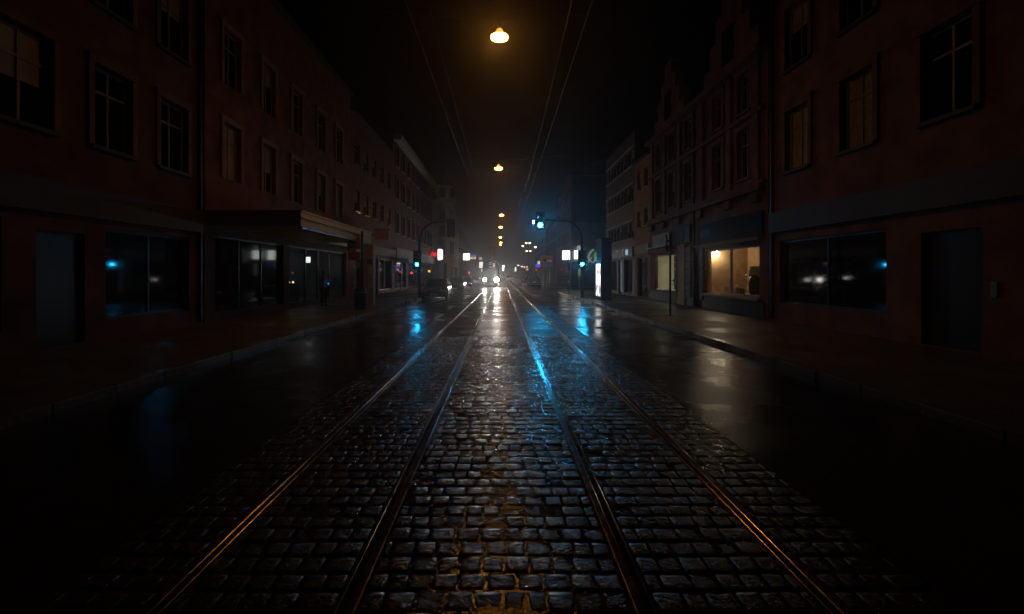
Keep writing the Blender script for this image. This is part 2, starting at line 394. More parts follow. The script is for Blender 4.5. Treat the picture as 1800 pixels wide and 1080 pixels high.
CURT = mat('curtain_cloth', (.34, .30, .25), .8, 0, .3, 9)
class Facade:
    """one building on one side of the street; u = distance along the street, w = outwards from the facade, z = up"""
    def __init__(s, name, label, side, F, u0, u1, H, wall, depth=10.0, holes=(), cat='building', z0=0.12, roof='pitch', rh=3.0, roofmat=None):
        s.s, s.F, s.u0, s.u1, s.H = side, F, u0, u1, H
        s.t = thing(name, (side * F, (u0 + u1) / 2, z0), label, cat, 'buildings along the street')
        us = sorted({u0, u1} | {h[0] for h in holes} | {h[1] for h in holes})
        zs = sorted({z0 - .1, H} | {h[2] for h in holes} | {h[3] for h in holes})
        m = MB()
        for i in range(len(us) - 1):
            for j in range(len(zs) - 1):
                uc, zc = (us[i] + us[i+1]) / 2, (zs[j] + zs[j+1]) / 2
                if any(h[0] < uc < h[1] and h[2] < zc < h[3] for h in holes): continue
                m.quad(s.p(us[i], 0, zs[j]), s.p(us[i+1], 0, zs[j]), s.p(us[i+1], 0, zs[j+1]), s.p(us[i], 0, zs[j+1]))
        for a, b, c, d in holes:
            e = -.28
            m.quad(s.p(a,0,c), s.p(a,e,c), s.p(a,e,d), s.p(a,0,d)); m.quad(s.p(b,0,c), s.p(b,e,c), s.p(b,e,d), s.p(b,0,d))
            m.quad(s.p(a,0,c), s.p(b,0,c), s.p(b,e,c), s.p(a,e,c)); m.quad(s.p(a,0,d), s.p(b,0,d), s.p(b,e,d), s.p(a,e,d))
        for u in (u0, u1): m.quad(s.p(u,0,z0-.1), s.p(u,-depth,z0-.1), s.p(u,-depth,H), s.p(u,0,H))
        m.quad(s.p(u0,-depth,z0-.1), s.p(u1,-depth,z0-.1), s.p(u1,-depth,H), s.p(u0,-depth,H))
        if roof == 'flat': m.quad(s.p(u0,0,H), s.p(u1,0,H), s.p(u1,-depth,H), s.p(u0,-depth,H))
        s.wall = m.build('wall', wall, s.t)
        if roof == 'pitch':
            r = MB(); o = .35
            a, b = u0 + .02, u1 - .02
            P = [s.p(a, o, H - .02), s.p(a, -depth/2, H + rh), s.p(a, -depth - o, H - .02)]
            Q = [s.p(b, o, H - .02), s.p(b, -depth/2, H + rh), s.p(b, -depth - o, H - .02)]
            k = len(r.v); r.v += P + Q
            r.f += [(0,1,4,3), (1,2,5,4), (0,2,1), (3,4,5), (0,3,5,2)]
            s.roof = r.build('roof', roofmat or SLATE, s.t)
            c = MB(); uc = u0 + (u1 - u0) * .3
            s.bx(c, uc - .4, uc + .4, -depth/2 - .3, -depth/2 + .5, H + rh - .6, H + rh + .9)
            c.build('chimney', BRICK, s.roof)
    def p(s, u, w, z): return (s.s * (s.F - w), u, z)
    def bx(s, m, a, b, w0, w1, z0, z1):
        x0, x1 = sorted((s.s * (s.F - w0), s.s * (s.F - w1))); m.box(x0, x1, a, b, z0, z1)
    def part(s, name, boxes, m, bevel=0.0, parent=None):
        b = MB()
        for q in boxes: s.bx(b, *q)
        return b.build(name, m, parent or s.t, bevel=bevel)
    def window(s, uc, z0, w, h, fm=FRAME, mull=1, trans=True, sill=None, surround=None):
        key = (s.s, round(w, 2), round(h, 2), fm.name, mull, trans, sill.name if sill else '', surround.name if surround else '')
        base = Vector((s.s * s.F, uc, z0))
        if key in WCACHE:
            f0 = WCACHE[key]; f = f0.copy(); COL.objects.link(f); f.parent = s.t; f.location = base - s.t.location
            for ch in WKIDS[key]:
                c = ch.copy(); COL.objects.link(c); c.parent = f
            s.blind(f, w, h)
            return f
        m = MB(); t = .07; sg = -s.s
        def b(mb, a0, a1, w0, w1, c0, c1):
            x0, x1 = sorted((sg * w0, sg * w1)); mb.box(x0, x1, a0, a1, c0, c1)
        hw = w / 2
        b(m, -hw, hw, -.2, -.12, 0, t); b(m, -hw, hw, -.2, -.12, h - t, h)
        b(m, -hw, -hw + t, -.2, -.12, t, h - t); b(m, hw - t, hw, -.2, -.12, t, h - t)
        for i in range(mull):
            c = -hw + w * (i + 1) / (mull + 1); b(m, c - .03, c + .03, -.198, -.125, t, h - t)
        if trans: b(m, -hw + t, hw - t, -.196, -.128, h * .68, h * .68 + .06)
        f = m.build('window', fm, None); f.parent = s.t; f.location = base - s.t.location
        kids = []
        g = MB(); b(g, -hw + .01, hw - .01, -.19, -.17, .01, h - .01); k = g.build('pane', WINDOW, None); k.parent = f; kids.append(k)
        if sill:
            g = MB(); b(g, -hw - .1, hw + .1, -.1, .12, -.1, -.003); k = g.build('sill', sill, None); k.parent = f; kids.append(k)
        if surround:
            g = MB(); b(g, -hw - .16, -hw - .002, .004, .07, 0, h); b(g, hw + .002, hw + .16, .004, .07, 0, h)
            b(g, -hw - .2, hw + .2, .004, .1, h + .003, h + .2); k = g.build('surround', surround, None); k.parent = f; kids.append(k)
        WCACHE[key] = f; WKIDS[key] = kids; s.blind(f, w, h)
        return f
    def blind(s, f, w, h):
        if s.u0 > 60 or random.random() > .45: return
        m = MB(); fr = random.choice((.25, .4, .55, .97)); sg = -s.s
        x0, x1 = sorted((sg * -.166, sg * -.160)); m.box(x0, x1, -w/2 + .08, w/2 - .08, h * (1 - fr) + .01, h - .08)
        o = m.build('blind', random.choice((PALE, CURT)), None); o.parent = f
    def hole(s, uc, z0, w, h): return (uc - w/2, uc + w/2, z0, z0 + h)
WCACHE, WKIDS = {}, {}

def rows(u0, u1, n, zs, w, h):
    pitch = (u1 - u0) / n
    return [(u0 + pitch * (i + .5), z, w, h) for z in zs for i in range(n)]
def simple(name, label, side, F, u0, u1, H, wall, n, zs, w, h, sill=None, surround=None, fm=FRAME, mull=1, roof='pitch', rh=3.0, extra=(), depth=10.0, trans=True, roofmat=None):
    ws = rows(u0 + .3, u1 - .3, n, zs, w, h)
    f = Facade(name, label, side, F, u0 + .01, u1 - .01, H, wall, depth, [Facade.hole(None, *q) for q in ws] + list(extra), roof=roof, rh=rh, roofmat=roofmat)
    for q in ws: f.window(*q, fm=fm, mull=mull, sill=sill, surround=surround, trans=trans)
    return f

def shop_room(f, a, b, z0, z1, back, name='shop_interior', depth=2.6, floor=None):
    m = MB(); e = -.29
    m.quad(f.p(a-.4,-depth,0.1), f.p(b+.4,-depth,0.1), f.p(b+.4,-depth,z1+.3), f.p(a-.4,-depth,z1+.3))
    for u in (a-.4, b+.4): m.quad(f.p(u,e,0.1), f.p(u,-depth,0.1), f.p(u,-depth,z1+.3), f.p(u,e,z1+.3))
    m.quad(f.p(a-.4,e,z1+.3), f.p(b+.4,e,z1+.3), f.p(b+.4,-depth,z1+.3), f.p(a-.4,-depth,z1+.3))
    m.quad(f.p(a-.4,e,z0-.02), f.p(b+.4,e,z0-.02), f.p(b+.4,-depth,z0-.02), f.p(a-.4,-depth,z0-.02))
    # inner faces of the front wall around the opening
    m.quad(f.p(a-.4,e,z0-.02), f.p(a,e,z0-.02), f.p(a,e,z1+.3), f.p(a-.4,e,z1+.3))
    m.quad(f.p(b,e,z0-.02), f.p(b+.4,e,z0-.02), f.p(b+.4,e,z1+.3), f.p(b,e,z1+.3))
    m.quad(f.p(a,e,z1), f.p(b,e,z1), f.p(b,e,z1+.3), f.p(a,e,z1+.3))
    return m.build(name, back, f.t)
def shop_window(f, a, b, z0, z1, fm, mulls=(), pane=None, tilt=.04):
    t = .07
    bx = [(a, b, -.22, -.1, z0, z0 + t), (a, b, -.22, -.1, z1 - t, z1), (a, a + t, -.22, -.1, z0 + t, z1 - t), (b - t, b, -.22, -.1, z0 + t, z1 - t)]
    bx += [(u - .03, u + .03, -.21, -.11, z0 + t, z1 - t) for u in mulls]
    fr = f.part('shop_window', bx, fm)
    m = MB(); m.quad(f.p(a+t,-.12,z0+t), f.p(b-t,-.12-tilt,z0+t), f.p(b-t,-.12-tilt,z1-t), f.p(a+t,-.12,z1-t))
    m.build('pane', pane or CLEAR, fr, face=(-f.s, 0, 0))
    return fr
def uR(px, F=9.7): return FPX * (F - CAMX) / (px - VX)
def uL(px, F=9.9): return FPX * (F + CAMX) / (VX - px)
def zz(py, D): return CAMZ - (py - VY) * D / FPX

# ---- right side -----------------------------------------------------------
# R0: beside the camera
hs = [(4.6, 8.6, .75, 2.9), (9.6, 11.0, .14, 2.7), (12.0, 16.6, .75, 2.9)]
r0 = simple('town_house', 'unlit brown town house beside the camera with plain shutters below, right edge', 1, FR, 3.5, 17.2, 12.5, BROWN, 5, [5.2, 8.6], 1.2, 2.0, PLINTH, BROWN, extra=hs)
for a, b, c, d in (hs[0], hs[2]): shop_window(r0, a, b, c, d, FRAMED, mulls=((a+b)/2,), pane=WINDOW)
r0.part('door', [(9.62, 10.98, -.2, -.12, .14, 2.7)], FRAMED)
r0.part('downpipe', [(16.9, 17.02, .004, .12, .2, 12.0)], DARKMET, .02); r0.part('doorbell_plate', [(9.3, 9.42, .004, .03, 1.3, 1.6)], GALV)
r0.part('fascia', [(4.2, 17.0, .01, .16, 3.2, 3.9)], DARKR); r0.part('cornice', [(3.6, 17.1, .004, .3, 12.0, 12.3)], BROWN)

# R1: stepped-gable house with two lit shops
ua, ub = uR(1240), 17.9               # shop one window
s2a, s2b = uR(1188.5), uR(1149)       # shop two window
hol = [(ub, ua, .86, 2.86), (s2a, s2b, .78, 2.9), (23.05, 23.9, .14, 2.75)]
wz = 5.55
ws = [(u, wz, 1.0, 1.95) for u in (19.0, 21.3, 24.6, 27.0, 29.3)] + [(u, 8.2, .95, 1.5) for u in (19.0, 21.3, 24.6, 27.0, 29.3)]
r1 = Facade('gabled_house', 'reddish house with stepped gables over the two lit shop windows', 1, FR, 17.3, 30.95, 10.2, RED, 10,
            hol + [Facade.hole(None, *q) for q in ws], rh=3.2)
for q in ws: r1.window(*q, fm=FRAME, mull=1, sill=RED, surround=RED)
r1.part('cornice', [(17.4, 30.9, .004, .28, 4.85, 5.1), (17.35, 30.92, .004, .2, 5.1, 5.2)], RED)
r1.part('upper_cornice', [(17.4, 30.9, .004, .22, 7.78, 7.95)], RED)
r1.part('eaves', [(17.35, 30.92, .004, .4, 9.95, 10.18)], RED)
for u in (18.0, 20.15, 22.95, 25.8, 28.15, 30.4):     # pilasters
    p_ = r1.part('pilaster', [(u - .22, u + .22, .004, .13, 5.22, 9.93)], RED, .02)
    r1.part('console', [(u - .26, u + .26, .006, .2, 4.45, 4.83)], RED, .03, parent=p_)
for uc in (20.3, 27.6):                                # stepped gables
    bs = []
    for i in range(4): bs.append((uc - 2.4 + i*.62, uc + 2.4 - i*.62, -.5, .05, 10.19 + i*.95, 10.19 + (i+1)*.95))
    gb = r1.part('gable', bs, RED, .02)
    r1.part('gable_window', [(uc - .5, uc + .5, .056, .09, 10.7, 12.2)], WINDOW, parent=gb)
# shop one
WOOD = mat('shop_wood', (0.38, 0.25, 0.12), 0.5, 0, 0.3, 4)
shop_room(r1, ub, ua, .86, 2.86, WOOD, depth=2.2)
shop_window(r1, ub, ua, .86, 2.86, mat('cream_frame', (.45, .38, .28), .45, 0, .1, 4), mulls=(20.4,))
r1.part('window_sill', [(ub - .1, ua + .15, .004, .14, .72, .855)], PALE, .02)
sg = r1.part('blue_fascia', [(17.5, ua + .55, .004, .16, 3.15, 4.1)], mat('blue_sign_board', (.012, .03, .10), .75, 0, .15, 3, spec=.2))
m = MB()
for i, uu in enumerate((22.75, 22.5, 22.28, 22.05, 21.8)):
    r1.bx(m, uu - .035, uu + .035, .164, .19, 3.45, 3.86)
    if i in (0, 3): r1.bx(m, uu - .14, uu - .037, .164, .19, 3.62, 3.68)
m.build('lettering', FRAMED, sg)
r1.part('fascia_ledge', [(17.5, ua + .7, .165, .3, 3.02, 3.13)], GREYR)
# shop two
LIME = mat('shop_limewash', (0.70, 0.66, 0.50), 0.7, 0, 0.08, 2)
shop_room(r1, s2a, s2b, .78, 2.9, LIME, depth=1.6)
shop_window(r1, s2a, s2b, .78, 2.9, FRAMED, mulls=(), tilt=.15)
r1.part('white_fascia', [(uR(1180), uR(1150), .004, .12, 3.4, 4.15)], PALE)
dd = MB(); c0 = r1.p(uR(1173.5), .16, 3.72)
dd.lathe((c0[0], c0[1], c0[2]), [(.33, -.035), (.33, .035), (.05, .036)], 24, 'x'); dd.build('roundel', FRAMED, r1.t)
r1.part('red_awning', [(uR(1182), uR(1148), .004, .35, 2.98, 3.3)], mat('dark_red_canvas', (.22, .035, .02), .7, 0, .2, 5), .03)
r1.part('awning_rail', [(uR(1182.5), uR(1147), .125, .42, 3.32, 3.38)], GALV)
TEAL = mat('teal_sign_board', (.04, .10, .12), .7, 0, .25, 2, spec=.25)
tb = r1.part('teal_sign', [(uR(1217), uR(1189), .004, .15, 3.35, 4.3)], TEAL)
m = MB()
for px in (1196.5, 1198.5, 1202, 1206):
    u = uR(px); r1.bx(m, u - .03, u + .03, .154, .17, 3.48, 4.1)
u0_, u1_ = uR(1217.5), uR(1210.5)
r1.bx(m, u0_, u1_, .154, .17, 3.98, 4.05); r1.bx(m, u1_ - .07, u1_, .154, .17, 3.5, 3.978); r1.bx(m, u0_, u1_ - .072, .154, .17, 3.5, 3.56)
m.build('lettering', FRAMED, tb)
r1.part('orange_pier', [(uR(1207), uR(1194), .004, .12, .12, 3.33)], mat('orange_pier_paint', (.36, .16, .05), .6, 0, .2, 3), .01)
for nm, a, b in (('stone_pier', 1193, 1188.5), ('stone_pier', 1217.5, 1208.5), ('stone_pier', 1238.5, 1233)):
    bs = []; z = .5
    while z < 3.1: bs.append((uR(max(a, b)), uR(min(a, b)), .004, .12, z + .02, z + .36)); z += .38
    r1.part(nm, bs, BLUEST, .015)
r1.part('shop_door', [(23.07, 23.88, -.2, -.13, .14, 2.74)], FRAMED)
r1.part('plinth', [(17.5, 22.9, .004, .06, .12, .70), (24.0, 30.9, .004, .06, .12, .70)], PLINTH)
dp = MB(); q = r1.p(uR(1224), .12, 0); dp.tube((q[0], q[1], .15), (q[0], q[1], 9.9), .055, n=10); dp.build('downpipe', DARKMET, r1.t)

# R2: narrow ochre house
ws = [(31.9, 5.0, .82, 1.15), (33.55, 5.0, .82, 1.15), (31.9, 7.6, .82, 1.3), (33.55, 7.6, .82, 1.3)]
r2 = Facade('narrow_house', 'narrow ochre house with a pair of small windows above its shop', 1, FR, 30.97, 34.55, 9.6, OCHRE, 10,
            [Facade.hole(None, *q) for q in ws] + [(31.5, 33.9, .14, 2.9)], rh=2.6)
for q in ws: r2.window(*q, sill=PALE)
shop_window(r2, 31.5, 33.9, .14, 2.9, GREYR, mulls=(32.4,), pane=WINDOW)
r2.part('fascia', [(31.1, 34.4, .004, .1, 3.15, 3.75)], PALE)
# R3: dark modern block with ribbon windows
ws = []
for z in (4.45, 7.15, 9.85):
    ws += [(34.95 + 1.15 * i + .55, z, 1.08, 1.15) for i in range(7)]
r3 = Facade('modern_block', 'dark modern block with two white framed ribbons of windows', 1, FR, 34.57, 44.0, 12.2, DARKR, 10,
            [Facade.hole(None, *q) for q in ws] + [(35.2, 37.6, .3, 2.9), (38.2, 39.4, .14, 2.9), (40.0, 43.6, .3, 2.9)], roof='flat')
for q in ws: r3.window(*q, fm=PALE, mull=0, trans=False)
r3.part('ledge', [(34.7, 43.8, .004, .09, z - .16, z - .06) for z in (4.45, 7.15, 9.85)], PALE)
r3.part('lintel', [(34.7, 43.8, .004, .09, z + 1.22, z + 1.32) for z in (4.45, 7.15, 9.85)], PALE)
BLUEPANE = mat('blue_lit_blind', (.12, .18, .25), .5, 0, .2, 2, emit=(.16, .3, .55), estr=.12)
shop_window(r3, 35.2, 37.6, .3, 2.9, GREYR, mulls=(36.4,), pane=WINDOW); shop_window(r3, 40.0, 43.6, .3, 2.9, GREYR, mulls=(40.9, 41.8, 42.7), pane=WINDOW)
r3.part('lit_blind', [(38.22, 39.38, -.19, -.13, .3, 2.88)], BLUEPANE)
fs = r3.part('fascia', [(34.8, 43.7, .004, .14, 3.05, 3.75)], mat('bronze_fascia', (.12, .1, .075), .45, 0, .2, 3))
m = MB()
for u, wd in ((39.2, .5), (37.4, .55)):
    r3.bx(m, u - wd/2, u + wd/2, .144, .17, 3.55, 3.66); r3.bx(m, u - .06, u + .06, .144, .17, 3.15, 3.548)
m.build('lettering', mat('dim_letter', (.4, .42, .45), .5, 0, 0, emit=(.5, .6, .7), estr=.12), fs)
m = MB()
for u in (36.05, 36.4): r3.bx(m, u - .11, u + .11, .144, .175, 3.2, 3.6)
m.build('lit_letters', lit('pale_blue_glow', (.5, .75, 1.0), .7), fs)

# side street gap, then the corner house with its gable wall towards us
FC = 8.75
ws = rows(60.6, 75.7, 5, (5.6, 8.6, 11.4), 1.1, 1.7)
r4 = Facade('corner_house', 'grey corner house beyond the side street, blank gable above the white light boxes', 1, FC, 60, 76, 14.2, GREYR, 14,
            [Facade.hole(None, *q) for q in ws] + [(61, 74.5, .3, 3.0)], rh=3.5)
for q in ws: r4.window(*q, sill=PALE)
shop_window(r4, 61, 74.5, .3, 3.0, FRAMED, mulls=(63.5, 66, 69, 72), pane=WINDOW)
g = MB(); g.box(FC + .35, FC + 14, 59.93, 59.985, 8.55, 14.0); g.build('slate_cladding', DARKR, r4.t)
g = MB(); g.box(FC - .02, FC + 14, 59.80, 59.985, 8.25, 8.5); g.build('string_course', DARKR, r4.t)
g = MB(); g.box(FC + .02, FC + 2.1, 58.6, 59.98, 3.28, 3.36); g.build('glass_awning', mat('frosted_awning', (.5, .52, .55), .35, 0, .1, 3), r4.t)
g = MB(); g.box(9.72, 10.1, 59.94, 59.985, 1.55, 3.05); g.build('lit_door_pane', lit('green_door_glow', (.5, .62, .42), .3), r4.t)
g = MB(); g.box(9.72, 10.1, 59.93, 59.984, .13, 1.5); g.build('door_panel', mat('beige_door', (.4, .33, .25), .5, 0, .15, 3), r4.t)
g = MB(); g.box(8.95, 9.65, 59.95, 59.984, .13, 3.05); g.box(10.2, 13.5, 59.95, 59.984, .5, 3.05); g.build('shop_glazing', WINDOW, r4.t)
kb = MB(); kb.box(10.62, 13.6, 59.9, 59.984, 3.05, 5.0); kb = kb.build('restaurant_sign', mat('dark_green_sign', (.03, .055, .035), .5, 0, .2, 2, emit=(.05, .12, .07), estr=.12), r4.t)
SIGNW = lit('sign_letter_glow', (.75, .85, .8), .45)
text_mesh('lettering', 'KA', 1.0, SIGNW, kb, (11.55, 59.87, 3.46), (PI / 2, 0, 0))
m = MB()
for i in range(9):
    a = math.radians(178 - i * 14); cx, cz, r = 12.2, 3.75, 1.35
    for k in range(2):
        aa = a - k * .13; p0 = (cx + r*.82*math.cos(aa), 59.87, cz + r*.82*math.sin(aa)); p1 = (cx + r*math.cos(aa), 59.87, cz + r*math.sin(aa))
        if p1[2] < 4.95 and p0[2] > 3.1: m.tube(p0, p1, .035, n=6)
m.build('arched_lettering', SIGNW, kb)
m = MB(); m.lathe((12.0, 59.885, 4.1), [(.45, -.012), (.45, .012)], 5, 'y'); m.build('leaf_emblem', lit('leaf_green_glow', (.25, .5, .12), .45), kb)
# further houses on the right
simple('far_house', 'dark town house right after the corner house with the light boxes', 1, 9.0, 76.3, 96, 10.5, BROWN, 6, (4.6, 7.5), 1.2, 1.8, PALE)
simple('far_house', 'low dark house further down the right side, behind the yellow sign', 1, 9.2, 96.3, 125, 9.2, GREYR, 8, (4.4, 7.0), 1.2, 1.6, PALE)
simple('far_house', 'hazy distant house on the right beneath the cluster of orange lamps', 1, 14.5, 125.3, 170, 8.4, BRICK, 10, (4.4,), 1.3, 1.7, PALE)
simple('far_house', 'farthest hazy house block at the right end of the street', 1, 17.5, 170.3, 260, 8, GREYR, 14, (4.4,), 1.3, 1.7, PALE)

# ---- left side ------------------------------------------------------------
hs = [(5.5, 9.5, .6, 2.9), (10.2, 11.4, .14, 2.7), (12.0, 15.2, .6, 2.9)]
l0 = simple('town_house', 'unlit red brick town house beside the camera, left edge', -1, FL, 4, 15.9, 13, BRICK, 5, [4.9, 8.4], 1.2, 2.0, PLINTH, BROWN, extra=hs)
for a, b, c, d in (hs[0], hs[2]): shop_window(l0, a, b, c, d, FRAMED, mulls=((a+b)/2,), pane=WINDOW)
l0.part('downpipe', [(15.6, 15.72, .004, .12, .2, 12.6)], DARKMET, .02)
l0.part('door', [(10.22, 11.38, -.2, -.12, .14, 2.7)], FRAMED); l0.part('fascia', [(4.3, 15.7, .01, .16, 3.1, 3.8)], DARKR)
# L1: arcade building with cream canopy
ws = [(u, z, 1.1, 2.0) for z in (5.2, 8.6) for u in (17.6, 20.4, 23.2, 26.3, 29.2)]
SG0, SG1 = 22.4, 30.6
l1 = Facade('arcade_building', 'reddish building with a cream canopy over its glazed shop front', -1, FL, 16.0, 31.5, 13.5, RED, 10,
            [Facade.hole(None, *q) for q in ws] + [(16.6, 21.8, .35, 3.1), (SG0, SG1, .30, 3.1)], rh=3.0)
for q in ws: l1.window(*q, surround=OCHRE)
l1.part('canopy', [(16.05, 24.7, .004, 3.2, 3.36, 3.83)], CREAM)
l1.part('canopy_lip', [(16.04, 24.75, 3.204, 3.28, 3.62, 3.66), (16.04, 24.75, .01, 3.23, 3.835, 3.9)], CREAM)
l1.part('soffit_trim', [(16.04, 24.72, 3.204, 3.25, 3.27, 3.335)], GALV)
l1.part('rear_canopy', [(24.76, 31.4, .004, .9, 3.36, 3.83)], CREAM)
DIMROOM = mat('dim_shop_room', (.22, .23, .24), .7, 0, .2, 1.5)
shop_room(l1, SG0, SG1, .30, 3.1, DIMROOM, depth=2.8)
shop_window(l1, SG0, SG1, .30, 3.1, FRAMED, mulls=(24.55, 26.2, 27.9))
shop_window(l1, 16.6, 21.8, .35, 3.1, FRAMED, mulls=(18.3, 20.0), pane=WINDOW)
pil = thing('notice_pillar', (-6.68, 24.3, .12), 'pale square pillar pasted with yellow and white notices, carrying the canopy end', 'pillar')
MB().box(-6.92, -6.42, 24.1, 24.55, .12, 3.27).build('shaft', PALE, pil, bevel=.02)
for nm, (x0, x1, z0, z1), mm in (('notice', (-6.9, -6.68, 1.35, 2.1), mat('yellow_paper', (.5, .3, .06), .7, 0, .1, 4)), ('notice', (-6.67, -6.45, 1.75, 2.15), WHITEP),
                                 ('notice', (-6.68, -6.45, 1.05, 1.4), mat('cream_paper', (.6, .5, .4), .7, 0, .1, 4)), ('notice', (-6.72, -6.46, 2.25, 2.5), DARKR)):
    MB().box(x0, x1, 24.085, 24.097, z0, z1).build(nm, mm, pil)
# L2
ws = [(u, z, 1.25, 1.45) for z in (6.05, 9.3) for u in (32.9, 35.1, 37.4, 39.8, 42.3)]
l2 = Facade('brick_house', 'dark red brick house with glinting sills, next to the cream canopy', -1, FL, 31.52, 43.8, 12.6, BRICK, 10,
            [Facade.hole(None, *q) for q in ws] + [(32.2, 36.8, .4, 3.0), (37.3, 38.5, .14, 3.0), (39, 43.3, .4, 3.0)], rh=3.0)
for q in ws: l2.window(*q, sill=mat('wet_sill', (.3, .3, .3), .2, .4, .1, 4))
for a, b in ((32.2, 36.8), (39, 43.3)): shop_window(l2, a, b, .4, 3.0, FRAMED, mulls=((a+b)/2,), pane=WINDOW, tilt=.25)
l2.part('door', [(37.32, 38.48, -.2, -.12, .14, 3.0)], FRAMED)
l2.part('fascia', [(31.8, 43.6, .004, .3, 3.25, 3.9)], PALE)
lo = thing('shop_sign', (-9.3, 33.2, 4.4), 'orange box sign projecting over the pavement, left side', 'shop sign')
a_ = at(658, 405, 34.5); b_ = at(685, 422, 34.5)
MB().box(a_[0], b_[0], 34.4, 34.6, b_[2], a_[2]).build('panel', mat('orange_sign_face', (.4, .14, .03), .5, 0, .15, 3, emit=(1, .3, .05), estr=.012), lo, bevel=.02)
MB().box(a_[0]-.06, b_[0]+.06, 34.38, 34.62, a_[2]+.004, a_[2]+.06).build('frame', DARKMET, lo)
MB().tube((-9.88, 34.5, b_[2]+.3), (a_[0], 34.5, b_[2]+.3), .03).build('bracket', DARKMET, lo)
# L3
ws = [(u, z, 1.2, 1.9) for z in (5.6, 8.9, 12.0) for u in (45.5, 48.3, 51.1, 53.9, 56.7, 59.5, 62.3, 65.1, 67.4)]
l3 = Facade('corner_building', 'tall reddish building with a pale roof cornice before the side street, left', -1, FL, 43.82, 69, 14.7, BRICK, 12,
            [Facade.hole(None, *q) for q in ws] + [(44.5, 50, .35, 3.0), (51, 58, .35, 3.0), (59, 68, .35, 3.0)], rh=3.0)
for q in ws: l3.window(*q, sill=PALE, surround=BROWN)
l3.part('cornice', [(43.9, 68.9, .004, .75, 14.1, 14.66)], PALE, .04)
for a, b in ((44.5, 50), (51, 58), (59, 68)): shop_window(l3, a, b, .35, 3.0, FRAMED, mulls=(a + (b-a)/3, a + 2*(b-a)/3), pane=WINDOW)
l3.part('fascia', [(44, 68.8, .004, .35, 3.2, 4.2)], PALE)
l3.part('awning', [(44.2, 51, .36, 1.4, 2.85, 3.1)], mat('beige_canvas', (.4, .34, .24), .7, 0, .15, 4), .03)
# L4: turreted corner house
TX, TY, TR = -10.15, 84.5, 1.95
ws = rows(88, 112, 8, (5.4, 8.8, 12.0), 1.2, 1.9)
l4 = Facade('turret_house', 'pale corner house with a tall windowed turret beyond the side street', -1, 9.9, 82.5, 112, 14.6, PALE, 14,
            [Facade.hole(None, *q) for q in ws] + [(90, 99, .4, 3.2), (101, 111, .4, 3.2)], rh=3.5)
for q in ws: l4.window(*q, sill=PALE)
for a, b in ((90, 99), (101, 111)): shop_window(l4, a, b, .4, 3.2, FRAMED, mulls=((a+b)/2,), pane=WINDOW)
tw = MB().lathe((TX, TY, 0), [(TR, 4.2), (TR, 14.2), (TR+.3, 14.3), (TR+.34, 14.75), (TR, 14.85), (TR-.12, 17.2)], 12)
tw = tw.build('turret', mat('bright_stucco', (.74, .72, .68), .75, 0, .15, 1.5, .2, 20), l4.t)
MB().lathe((TX, TY, 0), [(TR+.18, 17.21), (TR+.1, 17.45), (TR-.6, 18.4), (.5, 19.6), (.05, 20.8)], 12).build('turret_roof', SLATE, tw)
for z, h in ((5.2, 2.0), (8.3, 1.9), (11.2, 1.9), (15.1, 1.5)):
    for k in (-1, 0, 1):
        a = -PI / 2 + k * PI / 3.2; c = Vector((TX + (TR + .02) * math.cos(a), TY + (TR + .02) * math.sin(a), z))
        t_ = Vector((-math.sin(a), math.cos(a), 0)) * .5; n_ = Vector((math.cos(a), math.sin(a), 0)) * .05
        m = MB(); P = [c - t_ - n_, c + t_ - n_, c + t_ + n_, c - t_ + n_]
        k0 = len(m.v); m.v += [tuple(q) for q in P] + [tuple(q + Vector((0, 0, h))) for q in P]
        for q in ((0,1,2,3),(4,5,6,7),(0,1,5,4),(1,2,6,5),(2,3,7,6),(3,0,4,7)): m.f.append(tuple(k0 + i for i in q))
        m.build('window', WINDOW, tw)
        MB().tube(tuple(c - t_*1.25 + n_ - Vector((0,0,.08))), tuple(c + t_*1.25 + n_ - Vector((0,0,.08))), .09, n=6).build('sill', PALE, tw)
        MB().tube(tuple(c - t_*1.25 + n_ + Vector((0,0,h+.1))), tuple(c + t_*1.25 + n_ + Vector((0,0,h+.1))), .1, n=6).build('lintel', PALE, tw)

MB().box(TX - 1.9, TX + 1.9, TY - 2.2, TY + 2, .1, .5).build('entrance_plinth', PLINTH, l4.t)
YEL = mat('yellow_pilaster', (.42, .27, .05), .6, 0, .15, 3)
for x in (-10.95, -9.05): MB().box(x - .28, x + .28, TY - 2.15, TY - 1.7, .5, 3.9).build('yellow_pilaster', YEL, l4.t)
MB().box(-10.65, -9.35, TY - 1.98, TY - 1.8, .5, 3.6).build('entrance_door', FRAMED, l4.t)
MB().box(TX - 2.0, TX + 2.0, TY - 2.2, TY + 1.9, 3.905, 4.3).build('entrance_lintel', PALE, l4.t)
simple('far_house', 'hazy dark house on the left with stacked shop signs, after the turret house', -1, 9.9, 112.3, 140, 12.5, BROWN, 8, (5, 8.4), 1.2, 1.9, PALE)
simple('far_house', 'hazy distant house on the left behind the cream light boxes', -1, 10.2, 140.3, 185, 11, GREYR, 11, (5, 8), 1.3, 1.8, PALE)
simple('far_house', 'farthest hazy house block at the left end of the street', -1, 10.4, 185.3, 260, 10, BRICK, 14, (5,), 1.3, 1.8, PALE)
